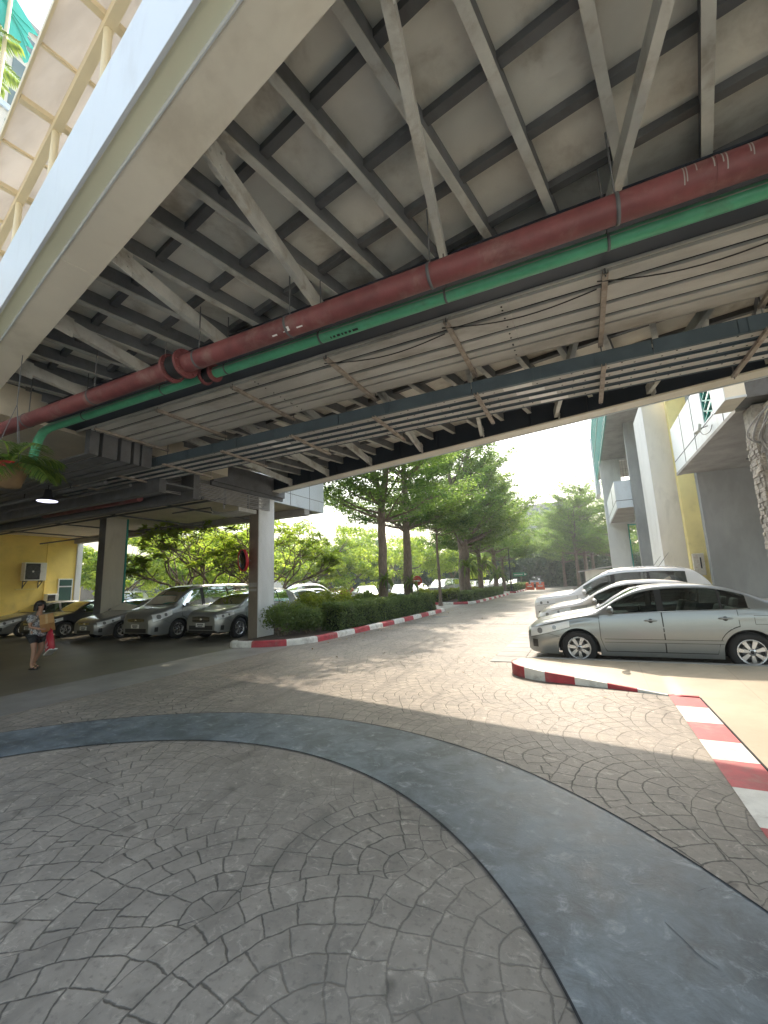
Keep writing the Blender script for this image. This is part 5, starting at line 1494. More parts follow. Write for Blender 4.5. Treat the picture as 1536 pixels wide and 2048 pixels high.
def make_car(name, label, sp, paint, group=None, detail=True):
    S = Shell(sp); L = sp['L']; h2 = L / 2
    R = thing(name, label, sp.get('cat', 'car'), (0, 0, 0), 0, group)
    def T(b):
        b.v = [(x - h2, y, z) for x, y, z in b.v]; return b
    xs = set(np.linspace(0, L, 64).round(4)) | {0.02, 0.05, 0.08, 0.13, 0.18, L - 0.02, L - 0.05, L - 0.09, L - 0.14}
    for xw in sp['wheels']:
        for a in np.linspace(0, PI, 21): xs.add(round(xw + sp['R'] * math.cos(a), 4))
        xs.add(round(xw - sp['R'] - 0.004, 4)); xs.add(round(xw + sp['R'] + 0.004, 4))
    for xa, xb in sp['side']: xs |= {round(xa, 4), round(xb, 4)}
    c0, c1 = sp['screen']
    for xq in [c0 + 0.02, c1 - 0.005] + [q for q in sp.get('rear_screen', ())]: xs.add(round(xq, 4))
    xs = sorted(x for x in xs if 0 <= x <= L)
    G = []
    for x in xs:
        y, z = S.section(x)
        half = np.stack([np.full_like(y, x), y, z], 1)
        left = half.copy(); left[:, 1] *= -1
        G.append(np.concatenate([left, half[::-1][1:]]))
    G = np.array(G)
    b = MB(); b.grid(G, 0, True, flip=True)
    n = G.shape[1]; m_ = (n + 1) // 2
    holes = set()
    for i in range(len(xs) - 1):
        xm_ = (xs[i] + xs[i + 1]) / 2
        H_ = float(S.top(xm_)) - float(S.sh(xm_))
        side_ok = any(xa <= xs[i] + 1e-5 and xs[i + 1] <= xb + 1e-5 for xa, xb in sp['side']) and H_ * 0.845 - 0.012 - 0.025 > 0.02
        scr = c0 + 0.02 <= xs[i] + 1e-5 and xs[i + 1] <= c1 - 0.005 + 1e-5
        if 'rear_screen' in sp: scr = scr or (sp['rear_screen'][0] <= xs[i] + 1e-5 and xs[i + 1] <= sp['rear_screen'][1] + 1e-5)
        for j in range(n - 1):
            a_ = min(j, n - 2 - j)            # band index from the sill on either side
            if side_ok and S.NL <= a_ < S.NL + 3: holes.add(i * (n - 1) + j)
            if scr and a_ >= S.NL + 5: holes.add(i * (n - 1) + j)
    keep = [k for k in range(len(b.f)) if k not in holes]
    b.f = [b.f[k] for k in keep]; b.m = [b.m[k] for k in keep]; b.sm = [b.sm[k] for k in keep]
    b.add(G[0], [tuple(range(n))], 0); b.add(G[-1], [tuple(range(n - 1, -1, -1))], 0)
    T(b).build('body', paint, R)
    # dark underside and wheel wells
    b = MB(); W = max(p[1] for p in sp['wid'])
    b.box(0.15, L - 0.15, -W * 0.86, W * 0.86, 0.24, 0.40) if False else None
    xw0, xw1 = sp['wheels']; r = sp['R']
    b.box(0.12, xw0 - r - 0.02, -W * 0.8, W * 0.8, 0.24, 0.5); b.box(xw0 + r + 0.02, xw1 - r - 0.02, -W * 0.9, W * 0.9, 0.2, 0.5); b.box(xw1 + r + 0.02, L - 0.12, -W * 0.8, W * 0.8, 0.27, 0.5)
    b.box(xw0 - r, xw1 + r, -W * 0.62, W * 0.62, 0.21, 0.7)
    for xw in sp['wheels']:
        for sy in (-1, 1):
            L2 = [[(xw + (r + 0.004) * math.cos(a), sy * yy, sp['zw'] + (r + 0.004) * math.sin(a)) for a in np.linspace(0, PI, 16)] for yy in (W * 0.55, W * 0.955)]
            b.grid(np.array(L2), 0)
    T(b).build('underbody', M['plastic'], R)
    def pside(b, xa, zlo, zhi, sy, off, nz=6, m=0):
        xa = [x for x in xa if zhi(x) - zlo(x) > 0.004]
        if len(xa) < 2: return
        g = [[(x, sy * (S.surfY(x, zlo(x) + (zhi(x) - zlo(x)) * t) + off), zlo(x) + (zhi(x) - zlo(x)) * t) for t in np.linspace(0, 1, nz)] for x in xa]
        b.grid(np.array(g), m, True, flip=(sy > 0))
    def ptop(b, ya, xlo, xhi, off, nx=8, m=0):
        g = [[(xlo(y) + (xhi(y) - xlo(y)) * t, y, S.surfZ(xlo(y) + (xhi(y) - xlo(y)) * t, y) + off) for t in np.linspace(0, 1, nx)] for y in ya]
        b.grid(np.array(g), m, True, flip=True)
    def pfront(b, ya, zlo, zhi, off, nz=5, m=0, rear=False):
        g = [[(S.surfX(y, zlo(y) + (zhi(y) - zlo(y)) * t, rear) + (off if rear else -off), y, zlo(y) + (zhi(y) - zlo(y)) * t) for t in np.linspace(0, 1, nz)] for y in ya]
        b.grid(np.array(g), m, True, flip=not rear)
    top, sh = (lambda x: float(S.top(x))), (lambda x: float(S.sh(x)))
    wlo = lambda x: sh(x) + 0.025
    whi = lambda x: sh(x) + (top(x) - sh(x)) * 0.845 - 0.012
    # glass
    c0, c1 = sp['screen']
    yl = sp['screen_w']
    def pane(b, xa, xb, off=0.005, nx=14):
        g = []
        for x in np.linspace(xa, xb, nx):
            yy, zz_ = S.section(x, False)
            yr_ = yy[S.NL + 5] + 0.02
            g.append([(x, k * yr_, S.surfZ(x, k * yr_) + off) for k in np.linspace(-1, 1, 15)])
        b.grid(np.array(g), 0, True)
    b = MB()
    pane(b, c0, c1)
    ptop(b, np.linspace(-yl - 0.015, yl + 0.015, 13), lambda y: c0 - 0.03 + 0.08 * (y / yl)**2, lambda y: c0 + 0.005 + 0.08 * (y / yl)**2, 0.0045, 3, 1)
    T(b).build('windscreen', [M['car_glass'], M['plastic']], R)
    if 'rear_screen' in sp:
        r0, r1 = sp['rear_screen']
        b = MB(); pane(b, r0 - 0.01, r1 + 0.01)
        T(b).build('rear_window', M['car_glass'], R)
    for sy in (-1, 1):
        for i, (xa, xb) in enumerate(sp['side']):
            b = MB(); pside(b, np.linspace(xa, xb, 22), lambda x: wlo(x) - 0.004, lambda x: whi(x) + 0.004, sy, 0.005)
            if b.v: T(b).build('side_window', M['car_glass'], R)
        b = MB()
        xa, xb = sp['side'][0][0], sp['side'][-1][1]
        pside(b, np.linspace(xa - 0.02, xb + 0.02, 40), lambda x: wlo(x) - 0.014, lambda x: wlo(x) - 0.002, sy, 0.008, 3, 1)
        for (p0, p1), (q0, q1) in zip(sp['side'], sp['side'][1:]):
            pside(b, np.linspace(p1 - 0.004, q0 + 0.004, 4), wlo, whi, sy, 0.0045, 6, 0)
        if b.v: T(b).build('window_trim', [M['plastic'], M['chrome']], R)
        # doors
        for i, (xa, xb, zl) in enumerate(sp['doors']):
            arch = lambda x, e=0.0: max(zl, *[(sp['zw'] + math.sqrt(max(0, (sp['R'] + 0.07 - e)**2 - (x - xw)**2))) if abs(x - xw) < sp['R'] + 0.07 - e else 0 for xw in sp['wheels']])
            dtop = lambda x: sh(x) + 0.004
            b = MB()
            pside(b, np.linspace(xa - 0.005, xb + 0.005, 26), lambda x: arch(x, 0.006) - 0.005, lambda x: dtop(x) + 0.002, sy, 0.0015, 8, 1)
            pside(b, np.linspace(xa + 0.004, xb - 0.004, 26), lambda x: arch(x) + 0.006, dtop, sy, 0.0045, 10, 0)
            D = T(b).build('door', [paint, M['seam']], R)
            b = MB(); hx = xb - 0.17; hz = sh(hx) - 0.13; hy = S.surfY(hx, hz)
            b.tube([(hx - 0.10, sy * (hy + 0.006), hz), (hx - 0.07, sy * (hy + 0.032), hz + 0.003), (hx + 0.05, sy * (hy + 0.034), hz + 0.004), (hx + 0.09, sy * (hy + 0.006), hz)], [0.012, 0.016, 0.016, 0.011], 8)
            b.lathe([(0, 0.0105), (0.035, 0.010), (0.04, 0.0045)], (hx - 0.01, sy * hy, hz - 0.006), 'y', 14, 1)
            if sy < 0: b.v[-14 * 3:] = [(x, 2 * sy * hy - y, z) for x, y, z in b.v[-14 * 3:]]
            T(b).build('handle', [paint if not sp.get('chrome_handle') else M['chrome'], M['plastic']], D)
        if sp.get('moulding'):
            z0 = sp['moulding']; b = MB(); x0, x1 = sp['doors'][0][0] + 0.06, sp['doors'][-1][1] - 0.25
            pside(b, np.linspace(x0, x1, 30), lambda x: z0, lambda x: z0 + 0.05, sy, 0.014, 3, 0); pside(b, np.linspace(x0, x1, 30), lambda x: z0 - 0.008, lambda x: z0, sy, 0.008, 2, 1); pside(b, np.linspace(x0, x1, 30), lambda x: z0 + 0.05, lambda x: z0 + 0.058, sy, 0.008, 2, 1)
            T(b).build('side_moulding', [paint, M['seam']], R)
        # mirror
        b = MB(); mx = sp['mirror']; my = S.surfY(mx, sh(mx)) ; mz = sh(mx) + 0.085
        g = []
        for t in np.linspace(0, 1, 9):
            a = PI * t; rr_ = math.sin(a)**0.55 if 0 < t < 1 else 0
            g.append([(mx - 0.02 + 0.075 * rr_ * math.cos(p) * (1.0 if math.cos(p) < 0 else 0.65), sy * (my + 0.02 + 0.20 * t), mz + 0.072 * rr_ * math.sin(p)) for p in np.linspace(0, 2 * PI, 15)])
        b.grid(np.array(g), 0, True, flip=(sy < 0)); b.bar((mx, sy * (my - 0.03), mz - 0.07), (mx, sy * (my + 0.08), mz - 0.03), 0.06, 0.03, 1)
        T(b).build('wing_mirror', [paint, M['plastic']], R)
        # head and tail lamps
        hl = sp['lamp']     # x0,x1, zlo(x0),zlo(x1), zhi(x0),zhi(x1)
        f = lambda a, c: (lambda x: a + (c - a) * min(1, max(0, (x - hl[0]) / (hl[1] - hl[0])))**1.0)
        b = MB(); zl_, zh_ = f(hl[2], hl[3]), f(hl[4], hl[5])
        pside(b, np.linspace(hl[0], hl[1], 16), zl_, zh_, sy, 0.009, 7, 0)
        xm = hl[0] + (hl[1] - hl[0]) * 0.25; xn = hl[0] + (hl[1] - hl[0]) * 0.62
        for xc, rr2 in ((xm, 0.34), (xn, 0.28)):
            zc = (zl_(xc) + zh_(xc)) / 2; rz = (zh_(xc) - zl_(xc)) * rr2
            pside(b, np.linspace(xc - rz * 0.9, xc + rz * 0.9, 7), lambda x: zc - math.sqrt(max(0, rz * rz - (x - xc)**2)) - 0.003, lambda x: zc + math.sqrt(max(0, rz * rz - (x - xc)**2)) + 0.003, sy, 0.0115, 5, 1)
        pside(b, np.linspace(hl[0], hl[1] + 0.006, 16), lambda x: zl_(x) - 0.008, lambda x: zl_(x), sy, 0.007, 2, 2)
        T(b).build('headlight', [M['lens'], M['lens_dark'], M['seam']], R)
        tl = sp['tail']
        b = MB(); pside(b, np.linspace(tl[0], tl[1], 10), lambda x: tl[2], lambda x: tl[3], sy, 0.008, 6, 0)
        if b.v: T(b).build('taillight', M['red_lens'], R)
        if 'fog' in sp:
            fx, fz = sp['fog']; b = MB(); pside(b, np.linspace(fx, fx + 0.10, 5), lambda x: fz - 0.09, lambda x: fz + 0.06, sy, 0.006, 5, 0); T(b).build('fog_lamp_recess', M['plastic'], R)
        if 'cladding' in sp:
            b = MB()
            for xw in sp['wheels']:
                pside(b, np.linspace(xw - sp['R'] - 0.06, xw + sp['R'] + 0.06, 30), lambda x: (sp['zw'] + math.sqrt(max(0, sp['R']**2 - (x - xw)**2)) if abs(x - xw) < sp['R'] else sp['cladding'] - 0.1), lambda x: sp['zw'] + math.sqrt(max(0, (sp['R'] + 0.06)**2 - (x - xw)**2)), sy, 0.007, 4, 0)
            T(b).build('arch_cladding', M['plastic'], R)
    for sy in (-1, 1):
        b = MB()
        rib = lambda xa, xb, za, zb2, w=0.006: pside(b, np.linspace(xa, xb, 14), lambda x: za + (zb2 - za) * (x - xa) / max(1e-6, xb - xa), lambda x: za + (zb2 - za) * (x - xa) / max(1e-6, xb - xa) + w, sy, 0.003, 2, 0)
        x0_ = sp['doors'][0][0]; xw0_, xw1_ = sp['wheels']; R_ = sp['R']
        g = [[(x, sy * (S.surfY(x, sh(x) + (top(x) - sh(x)) * 0.45 + d_) + 0.003), sh(x) + (top(x) - sh(x)) * 0.45 + d_) for d_ in (0, 0.006)] for x in np.linspace(0.28, x0_ - 0.06, 20)]
        b.grid(np.array(g), 0, True, flip=(sy > 0))
        rib(0.30, xw0_ - R_ * 0.9, hl[3] - 0.10, sp['zw'] + R_ * 0.55)
        rib(xw1_ + R_ * 0.98, L - 0.22, sp['zw'] + R_ * 0.5, sp['zw'] + R_ * 0.75)
        fx0, fx1, fz0, fz1 = xw1_ + 0.10, xw1_ + 0.30, sh(xw1_) - 0.24, sh(xw1_) - 0.10
        if sy < 0 and 'R' in sp:
            for za in (fz0, fz1): rib(fx0, fx1, za, za)
            for xa in (fx0, fx1): pside(b, np.linspace(xa, xa + 0.006, 2), lambda x: fz0, lambda x: fz1, sy, 0.003, 4, 0)
        T(b).build('panel_seams', M['seam'], R)
        b = MB(); pside(b, np.linspace(xw0_ + R_ + 0.02, xw1_ - R_ - 0.02, 16), lambda x: float(S.bot(x)) + 0.002, lambda x: float(S.bot(x)) + 0.075, sy, 0.014, 4, 0)
        T(b).build('side_skirt', paint, R)
    # cabin: floor, dashboard, seats, wheel
    b = MB()
    xd = c0 + 0.25; zb_ = float(S.sh(c0 + 0.4)) - 0.02; wi = W * 0.80
    b.box(c0 - 0.1, sp['side'][-1][1] + 0.1, -wi, wi, 0.42, 0.5); b.box(c0 - 0.05, xd + 0.35, -wi, wi, zb_ - 0.28, zb_ - 0.03)
    for sy in (-1, 1): b.box(xd, sp['side'][-1][1], sy * wi, sy * (wi + 0.02), 0.5, zb_ - 0.03)
    b.lathe([(0.17, -0.012), (0.19, 0.0), (0.17, 0.012)], (xd + 0.50, -wi * 0.48, zb_ - 0.02), 'x', 18)
    b.bar((xd + 0.35, -wi * 0.48, zb_ - 0.1), (xd + 0.5, -wi * 0.48, zb_ - 0.02), 0.05, 0.05)
    T(b).build('dashboard', M['dash'], R)
    rows = [(xd + 0.72, (-0.48, 0.48)), (xd + 1.30, (-0.5, 0.5))] + ([(xd + 2.4, (-0.5, 0.5))] if L > 4.7 else [])
    for xr_, ps in rows:
        for pq in ps:
            b = MB(); yy = pq * wi; hs = min(0.60, float(S.top(xr_ + 0.3)) - 1.02 + 0.18) if False else 0.56
            zs_ = 0.50 + (0.16 if sp['R'] > 0.38 else 0) - (0.10 if xr_ > xd + 1 and sp['R'] < 0.38 else 0)
            b.box(xr_, xr_ + 0.46, yy - 0.24, yy + 0.24, zs_, zs_ + 0.14)
            b.obox((xr_ + 0.54, yy, zs_ + 0.34), (0.06, 0, 0), (0, 0.23, 0), (0.09, 0, 0.28)); b.obox((xr_ + 0.66, yy, zs_ + 0.70), (0.045, 0, 0), (0, 0.12, 0), (0.02, 0, 0.075))
            T(b).build('seat', M['seat'], R, False, 0.03)
    # front details
    gy, g0, g1 = sp['grille']
    b = MB(); pfront(b, np.linspace(-gy, gy, 13), lambda y: g0 + 0.03 * (abs(y) / gy)**2, lambda y: g1 - 0.02 * (abs(y) / gy)**2, 0.006, 5, 0)
    for k in range(1, 4):
        zc = g0 + (g1 - g0) * k / 4
        pfront(b, np.linspace(-gy * 0.96, gy * 0.96, 13), lambda y: zc - 0.008, lambda y: zc + 0.008, 0.014, 2, 1)
    xg = S.surfX(0, (g0 + g1) / 2)
    b.lathe([(0, 0.0), (0.035, 0.0), (0.05, 0.012)], (xg - 0.022, 0, (g0 + g1) / 2), 'x', 16, 1)
    T(b).build('grille', [M['plastic'], M['chrome']], R)
    iy, i0, i1 = sp['intake']
    b = MB(); pfront(b, np.linspace(-iy, iy, 13), lambda y: i0, lambda y: i1, 0.005, 4, 0); T(b).build('bumper_intake', M['plastic'], R)
    pz = sp['plate_z']; xp = S.surfX(0.0, pz)
    b = MB(); b.box(xp - 0.03, xp - 0.018, -0.20, 0.20, pz - 0.065, pz + 0.065, 0)
    for k in range(5): b.box(xp - 0.0335, xp - 0.0305, -0.13 + 0.056 * k, -0.095 + 0.056 * k, pz - 0.01, pz + 0.045, 1)
    b.box(xp - 0.0335, xp - 0.0305, -0.11, 0.11, pz - 0.05, pz - 0.028, 1)
    T(b).build('license_plate', [M['plate'], M['seam']], R)
    if sp.get('rails'):
        for sy in (-1, 1):
            b = MB(); x0, x1 = sp['rails']; ry = sp['screen_w'] - 0.03
            b.tube([(x, sy * ry, S.surfZ(x, ry) + (0.012 if i in (0, 6) else 0.045)) for i, x in enumerate(np.linspace(x0, x1, 7))], 0.016, 8)
            T(b).build('roof_rail', M['alloy'], R)
    if 'fin' in sp:
        b = MB(); x = sp['fin']; z = S.surfZ(x, 0)
        b.add([(x, -0.02, z), (x, 0.02, z), (x + 0.16, 0.025, z), (x + 0.16, -0.025, z), (x + 0.13, -0.006, z + 0.075), (x + 0.13, 0.006, z + 0.075)], [(0, 1, 5, 4), (1, 2, 5), (0, 4, 3), (3, 4, 5, 2), (0, 3, 2, 1)])
        T(b).build('antenna_fin', paint, R)
    if sp.get('whip'):
        b = MB(); x = sp['whip']; z = S.surfZ(x, 0)
        b.tube([(x, 0, z), (x + 0.32, 0, z + 0.42)], [0.008, 0.004], 6); b.box(x - 0.03, x + 0.04, -0.02, 0.02, z - 0.01, z + 0.02)
        T(b).build('antenna', M['plastic'], R)
    # wheels
    ro, ri, wd, ns = sp['zw'] * 0 + sp['tyre'], sp['rim'], 0.20, sp.get('spokes', 7)
    wy = W * 0.955 - wd
    for xw in sp['wheels']:
        for sy in (-1, 1):
            b = MB()
            c = (xw, 0, ro)
            prof = [(ri - 0.01, 0.0), (ri + 0.005, -0.012), (ro - 0.05, -0.014), (ro - 0.012, 0.004), (ro, 0.03), (ro, wd - 0.03), (ro - 0.012, wd - 0.004), (ro - 0.05, wd + 0.014), (ri + 0.005, wd + 0.012), (ri - 0.012, wd - 0.005)]
            b.lathe([(a, wy + q) for a, q in prof], c, 'y', 36)
            b.v = [(x, sy * y, z) for x, y, z in b.v]
            Wh = T(b).build('wheel', M['rubber'], R)
            b = MB()
            f = wy + wd
            b.lathe([(ri - 0.03, f - 0.09), (ri - 0.012, f - 0.03), (ri + 0.004, f + 0.006), (ri - 0.012, f + 0.008), (ri - 0.03, f - 0.012), (ri - 0.035, f - 0.06)], c, 'y', 36)
            for k in range(ns):
                a = 2 * PI * k / ns + 0.3
                ca, sa = math.cos(a), math.sin(a)
                v = []
                for rad, hw, dep in ((0.035, 0.018, 0.004), (ri - 0.02, 0.034 * 7 / max(ns, 5), 0.004)):
                    for q in (-1, 1):
                        for d_ in (0, -0.03):
                            v.append((c[0] + rad * ca - q * hw * sa, f + dep - 0.006 + d_, c[2] + rad * sa + q * hw * ca))
                b.add(v, [(0, 2, 6, 4), (1, 5, 7, 3), (0, 4, 5, 1), (2, 3, 7, 6)], 0)
            b.lathe([(0, f + 0.006), (0.05, f + 0.004), (0.062, f - 0.01)], c, 'y', 20)
            b.lathe([(0, f + 0.009), (0.026, f + 0.008), (0.03, f + 0.002)], c, 'y', 16, 1)
            for k in range(5):
                a = 2 * PI * k / 5
                b.cyl((c[0] + 0.045 * math.cos(a), f - 0.005, c[2] + 0.045 * math.sin(a)), (c[0] + 0.045 * math.cos(a), f + 0.0085, c[2] + 0.045 * math.sin(a)), 0.009, 8, 1)
            b.lathe([(0, f - 0.075), (ri - 0.03, f - 0.075)], c, 'y', 30, 1)
            b.lathe([(0.0, f - 0.055), (ri - 0.08, f - 0.055)], c, 'y', 30, 2)
            b.v = [(x, sy * y, z) for x, y, z in b.v]
            T(b).build('rim', [M['alloy'], M['plastic'], M['steel_dark']], Wh)
    return R

SEDAN = dict(L=4.54, cat='car', top=[(0, .66), (.06, .71), (.2, .765), (.5, .84), (.9, .915), (1.2, .975), (1.32, 1.02), (1.7, 1.245), (2.02, 1.39), (2.3, 1.445), (2.65, 1.465), (3.0, 1.45), (3.3, 1.395), (3.6, 1.285), (3.9, 1.155), (4.05, 1.115), (4.3, 1.10), (4.45, 1.08), (4.54, 1.0)],
    sh=[(0, .60), (.3, .72), (.8, .845), (1.25, .915), (2.2, .955), (3.2, .99), (3.9, 1.02), (4.3, 1.03), (4.54, .93)],
    wid=[(0, .60), (.05, .68), (.15, .77), (.35, .835), (.7, .87), (1.2, .88), (3.4, .88), (4.0, .86), (4.3, .82), (4.46, .74), (4.54, .66)],
    bot=[(0, .26), (.1, .21), (.6, .19), (1.5, .185), (3.2, .185), (4.0, .23), (4.54, .33)],
    wheels=(.93, 3.53), R=.365, zw=.315, tyre=.316, rim=.205, screen=(1.30, 2.08), screen_w=.60, rear_screen=(3.22, 3.88), rear_w=.55,
    side=[(1.55, 2.28), (2.38, 3.20), (3.23, 3.58)], doors=[(1.32, 2.33, .27), (2.34, 3.42, .27)], mirror=1.55, moulding=.44,
    lamp=(.06, .80, .50, .70, .665, .815), tail=(4.3, 4.52, .78, .98), grille=(.34, .56, .66), intake=(.40, .27, .38), plate_z=.46, fog=(.09, .40), spokes=7)
COMPACT = dict(SEDAN, L=4.36, top=[(0, .72), (.06, .78), (.2, .86), (.5, .95), (.9, 1.02), (1.08, 1.07), (1.5, 1.30), (1.85, 1.45), (2.2, 1.51), (2.6, 1.52), (3.1, 1.48), (3.4, 1.40), (3.7, 1.25), (3.9, 1.16), (4.2, 1.13), (4.36, 1.02)],
    sh=[(0, .63), (.3, .80), (.8, .90), (1.25, .95), (2.2, .985), (3.2, 1.02), (3.9, 1.04), (4.2, 1.03), (4.36, .93)],
    wid=[(0, .58), (.05, .66), (.15, .75), (.35, .82), (.7, .85), (1.2, .855), (3.4, .855), (4.0, .83), (4.2, .78), (4.36, .64)],
    bot=[(0, .27), (.1, .22), (.6, .2), (1.5, .19), (3.2, .19), (3.9, .24), (4.36, .34)],
    wheels=(.85, 3.40), screen=(1.06, 1.88), rear_screen=(3.25, 3.78), rear_w=.52, side=[(1.35, 2.12), (2.22, 3.02), (3.05, 3.35)], doors=[(1.16, 2.16, .27), (2.17, 3.22, .27)], mirror=1.38, moulding=None,
    lamp=(.06, .80, .62, .82, .76, .905), tail=(4.15, 4.34, .8, 1.0), grille=(.34, .60, .70), intake=(.40, .28, .42), plate_z=.50, fog=(.10, .42), fin=2.95)
OLDSEDAN = dict(SEDAN, moulding=None, spokes=5)
SUV = dict(L=4.75, cat='car', top=[(0, .93), (.05, 1.0), (.2, 1.06), (.6, 1.11), (1.05, 1.16), (1.18, 1.22), (1.55, 1.46), (1.95, 1.69), (2.2, 1.77), (2.7, 1.825), (3.3, 1.83), (3.9, 1.80), (4.2, 1.755), (4.42, 1.60), (4.62, 1.36), (4.7, 1.20), (4.75, 1.0)],
    sh=[(0, .84), (.3, .96), (.8, 1.03), (1.25, 1.08), (2.2, 1.11), (3.2, 1.13), (4.2, 1.17), (4.6, 1.12), (4.75, .92)],
    wid=[(0, .66), (.05, .74), (.15, .83), (.35, .89), (.7, .925), (1.2, .93), (3.6, .93), (4.2, .91), (4.55, .86), (4.75, .74)],
    bot=[(0, .42), (.1, .36), (.6, .33), (1.5, .30), (3.2, .30), (4.0, .36), (4.75, .46)], tumble=.24,
    wheels=(.96, 3.71), R=.43, zw=.385, tyre=.385, rim=.23, screen=(1.16, 1.98), screen_w=.66, rear_screen=(4.20, 4.60), rear_w=.60,
    side=[(1.45, 2.22), (2.32, 3.15), (3.22, 4.08)], doors=[(1.26, 2.27, .42), (2.28, 3.36, .42)], mirror=1.5,
    lamp=(.08, .62, .80, .86, .93, .955), tail=(4.5, 4.72, .9, 1.1), grille=(.42, .76, .92), intake=(.5, .45, .62), plate_z=.66, fog=(.12, .56), spokes=6, rails=(2.15, 4.1), whip=3.55)
CRV = dict(L=4.56, cat='car', top=[(0, .83), (.05, .90), (.2, .97), (.6, 1.04), (.95, 1.10), (1.1, 1.17), (1.5, 1.40), (1.9, 1.58), (2.2, 1.65), (2.7, 1.68), (3.3, 1.665), (3.8, 1.60), (4.1, 1.48), (4.4, 1.22), (4.5, 1.10), (4.56, .95)],
    sh=[(0, .74), (.3, .88), (.8, .97), (1.25, 1.02), (2.2, 1.05), (3.2, 1.08), (4.1, 1.10), (4.45, 1.04), (4.56, .88)],
    wid=[(0, .64), (.05, .72), (.15, .81), (.35, .875), (.7, .905), (1.2, .91), (3.6, .91), (4.1, .88), (4.4, .82), (4.56, .70)],
    bot=[(0, .34), (.1, .29), (.6, .26), (1.5, .25), (3.2, .25), (4.0, .30), (4.56, .4)], tumble=.30,
    wheels=(.90, 3.52), R=.395, zw=.345, tyre=.346, rim=.225, screen=(1.07, 1.92), screen_w=.62, rear_screen=(3.85, 4.35), rear_w=.55,
    side=[(1.35, 2.12), (2.22, 3.0), (3.05, 3.65)], doors=[(1.18, 2.17, .36), (2.18, 3.2, .36)], mirror=1.4, cladding=.34,
    lamp=(.05, .62, .70, .82, .84, .93), tail=(4.3, 4.5, .9, 1.2), grille=(.40, .60, .80), intake=(.55, .36, .5), plate_z=.52, fog=(.12, .44), spokes=7)
VAN = dict(L=5.1, cat='van', top=[(0, .80), (.05, .90), (.2, 1.02), (.5, 1.12), (.78, 1.19), (.9, 1.26), (1.3, 1.58), (1.65, 1.80), (1.95, 1.89), (2.6, 1.93), (3.6, 1.93), (4.6, 1.91), (4.85, 1.85), (5.0, 1.5), (5.1, 1.0)],
    sh=[(0, .72), (.3, .92), (.8, 1.06), (1.25, 1.10), (2.2, 1.12), (3.6, 1.14), (4.8, 1.14), (5.1, .95)],
    wid=[(0, .66), (.05, .75), (.15, .85), (.35, .92), (.7, .955), (1.2, .96), (4.2, .96), (4.8, .94), (5.0, .90), (5.1, .82)],
    bot=[(0, .28), (.1, .23), (.6, .21), (1.5, .21), (3.4, .21), (4.4, .26), (5.1, .36)], tumble=.20,
    wheels=(1.0, 4.2), R=.39, zw=.34, tyre=.345, rim=.21, screen=(.86, 1.74), screen_w=.70, rear_screen=(4.88, 5.03), rear_w=.68,
    side=[(1.18, 2.02), (2.18, 3.35), (3.42, 4.75)], doors=[(1.12, 2.08, .32), (2.12, 3.38, .32)], mirror=1.28,
    lamp=(.08, .70, .66, .86, .90, 1.03), tail=(4.85, 5.08, .9, 1.4), grille=(.44, .66, .78), intake=(.55, .30, .44), plate_z=.52, fog=(.12, .42), spokes=6)
HATCH = dict(COMPACT, L=3.9, top=[(0, .70), (.06, .77), (.2, .85), (.5, .94), (.82, 1.02), (1.0, 1.09), (1.4, 1.31), (1.75, 1.45), (2.1, 1.51), (2.7, 1.51), (3.2, 1.45), (3.5, 1.32), (3.75, 1.12), (3.9, .92)],
    sh=[(0, .62), (.3, .79), (.8, .89), (1.2, .94), (2.2, .98), (3.2, 1.02), (3.7, 1.0), (3.9, .86)],
    wid=[(0, .56), (.05, .64), (.15, .73), (.35, .80), (.7, .84), (1.2, .845), (3.0, .845), (3.5, .82), (3.75, .76), (3.9, .64)],
    bot=[(0, .27), (.1, .22), (.6, .2), (1.5, .19), (2.8, .19), (3.5, .25), (3.9, .34)],
    wheels=(.80, 3.26), screen=(.98, 1.78), rear_screen=(3.3, 3.7), rear_w=.5, side=[(1.28, 1.98), (2.08, 2.82), (2.86, 3.2)], doors=[(1.08, 2.02, .27), (2.03, 2.98, .27)], mirror=1.3, tail=(3.6, 3.86, .8, 1.05), fin=None)
HATCH.pop('fin')

def place(car, x_front, y, heading):
    "heading: direction the nose points, degrees in the ground plane; x_front,y = nose position"
    a = math.radians(heading)
    car.rotation_euler = (0, 0, a + PI)
    L = car['half_length']
    car.location = (x_front - L * math.cos(a), y - L * math.sin(a), 0)
    del car['half_length']

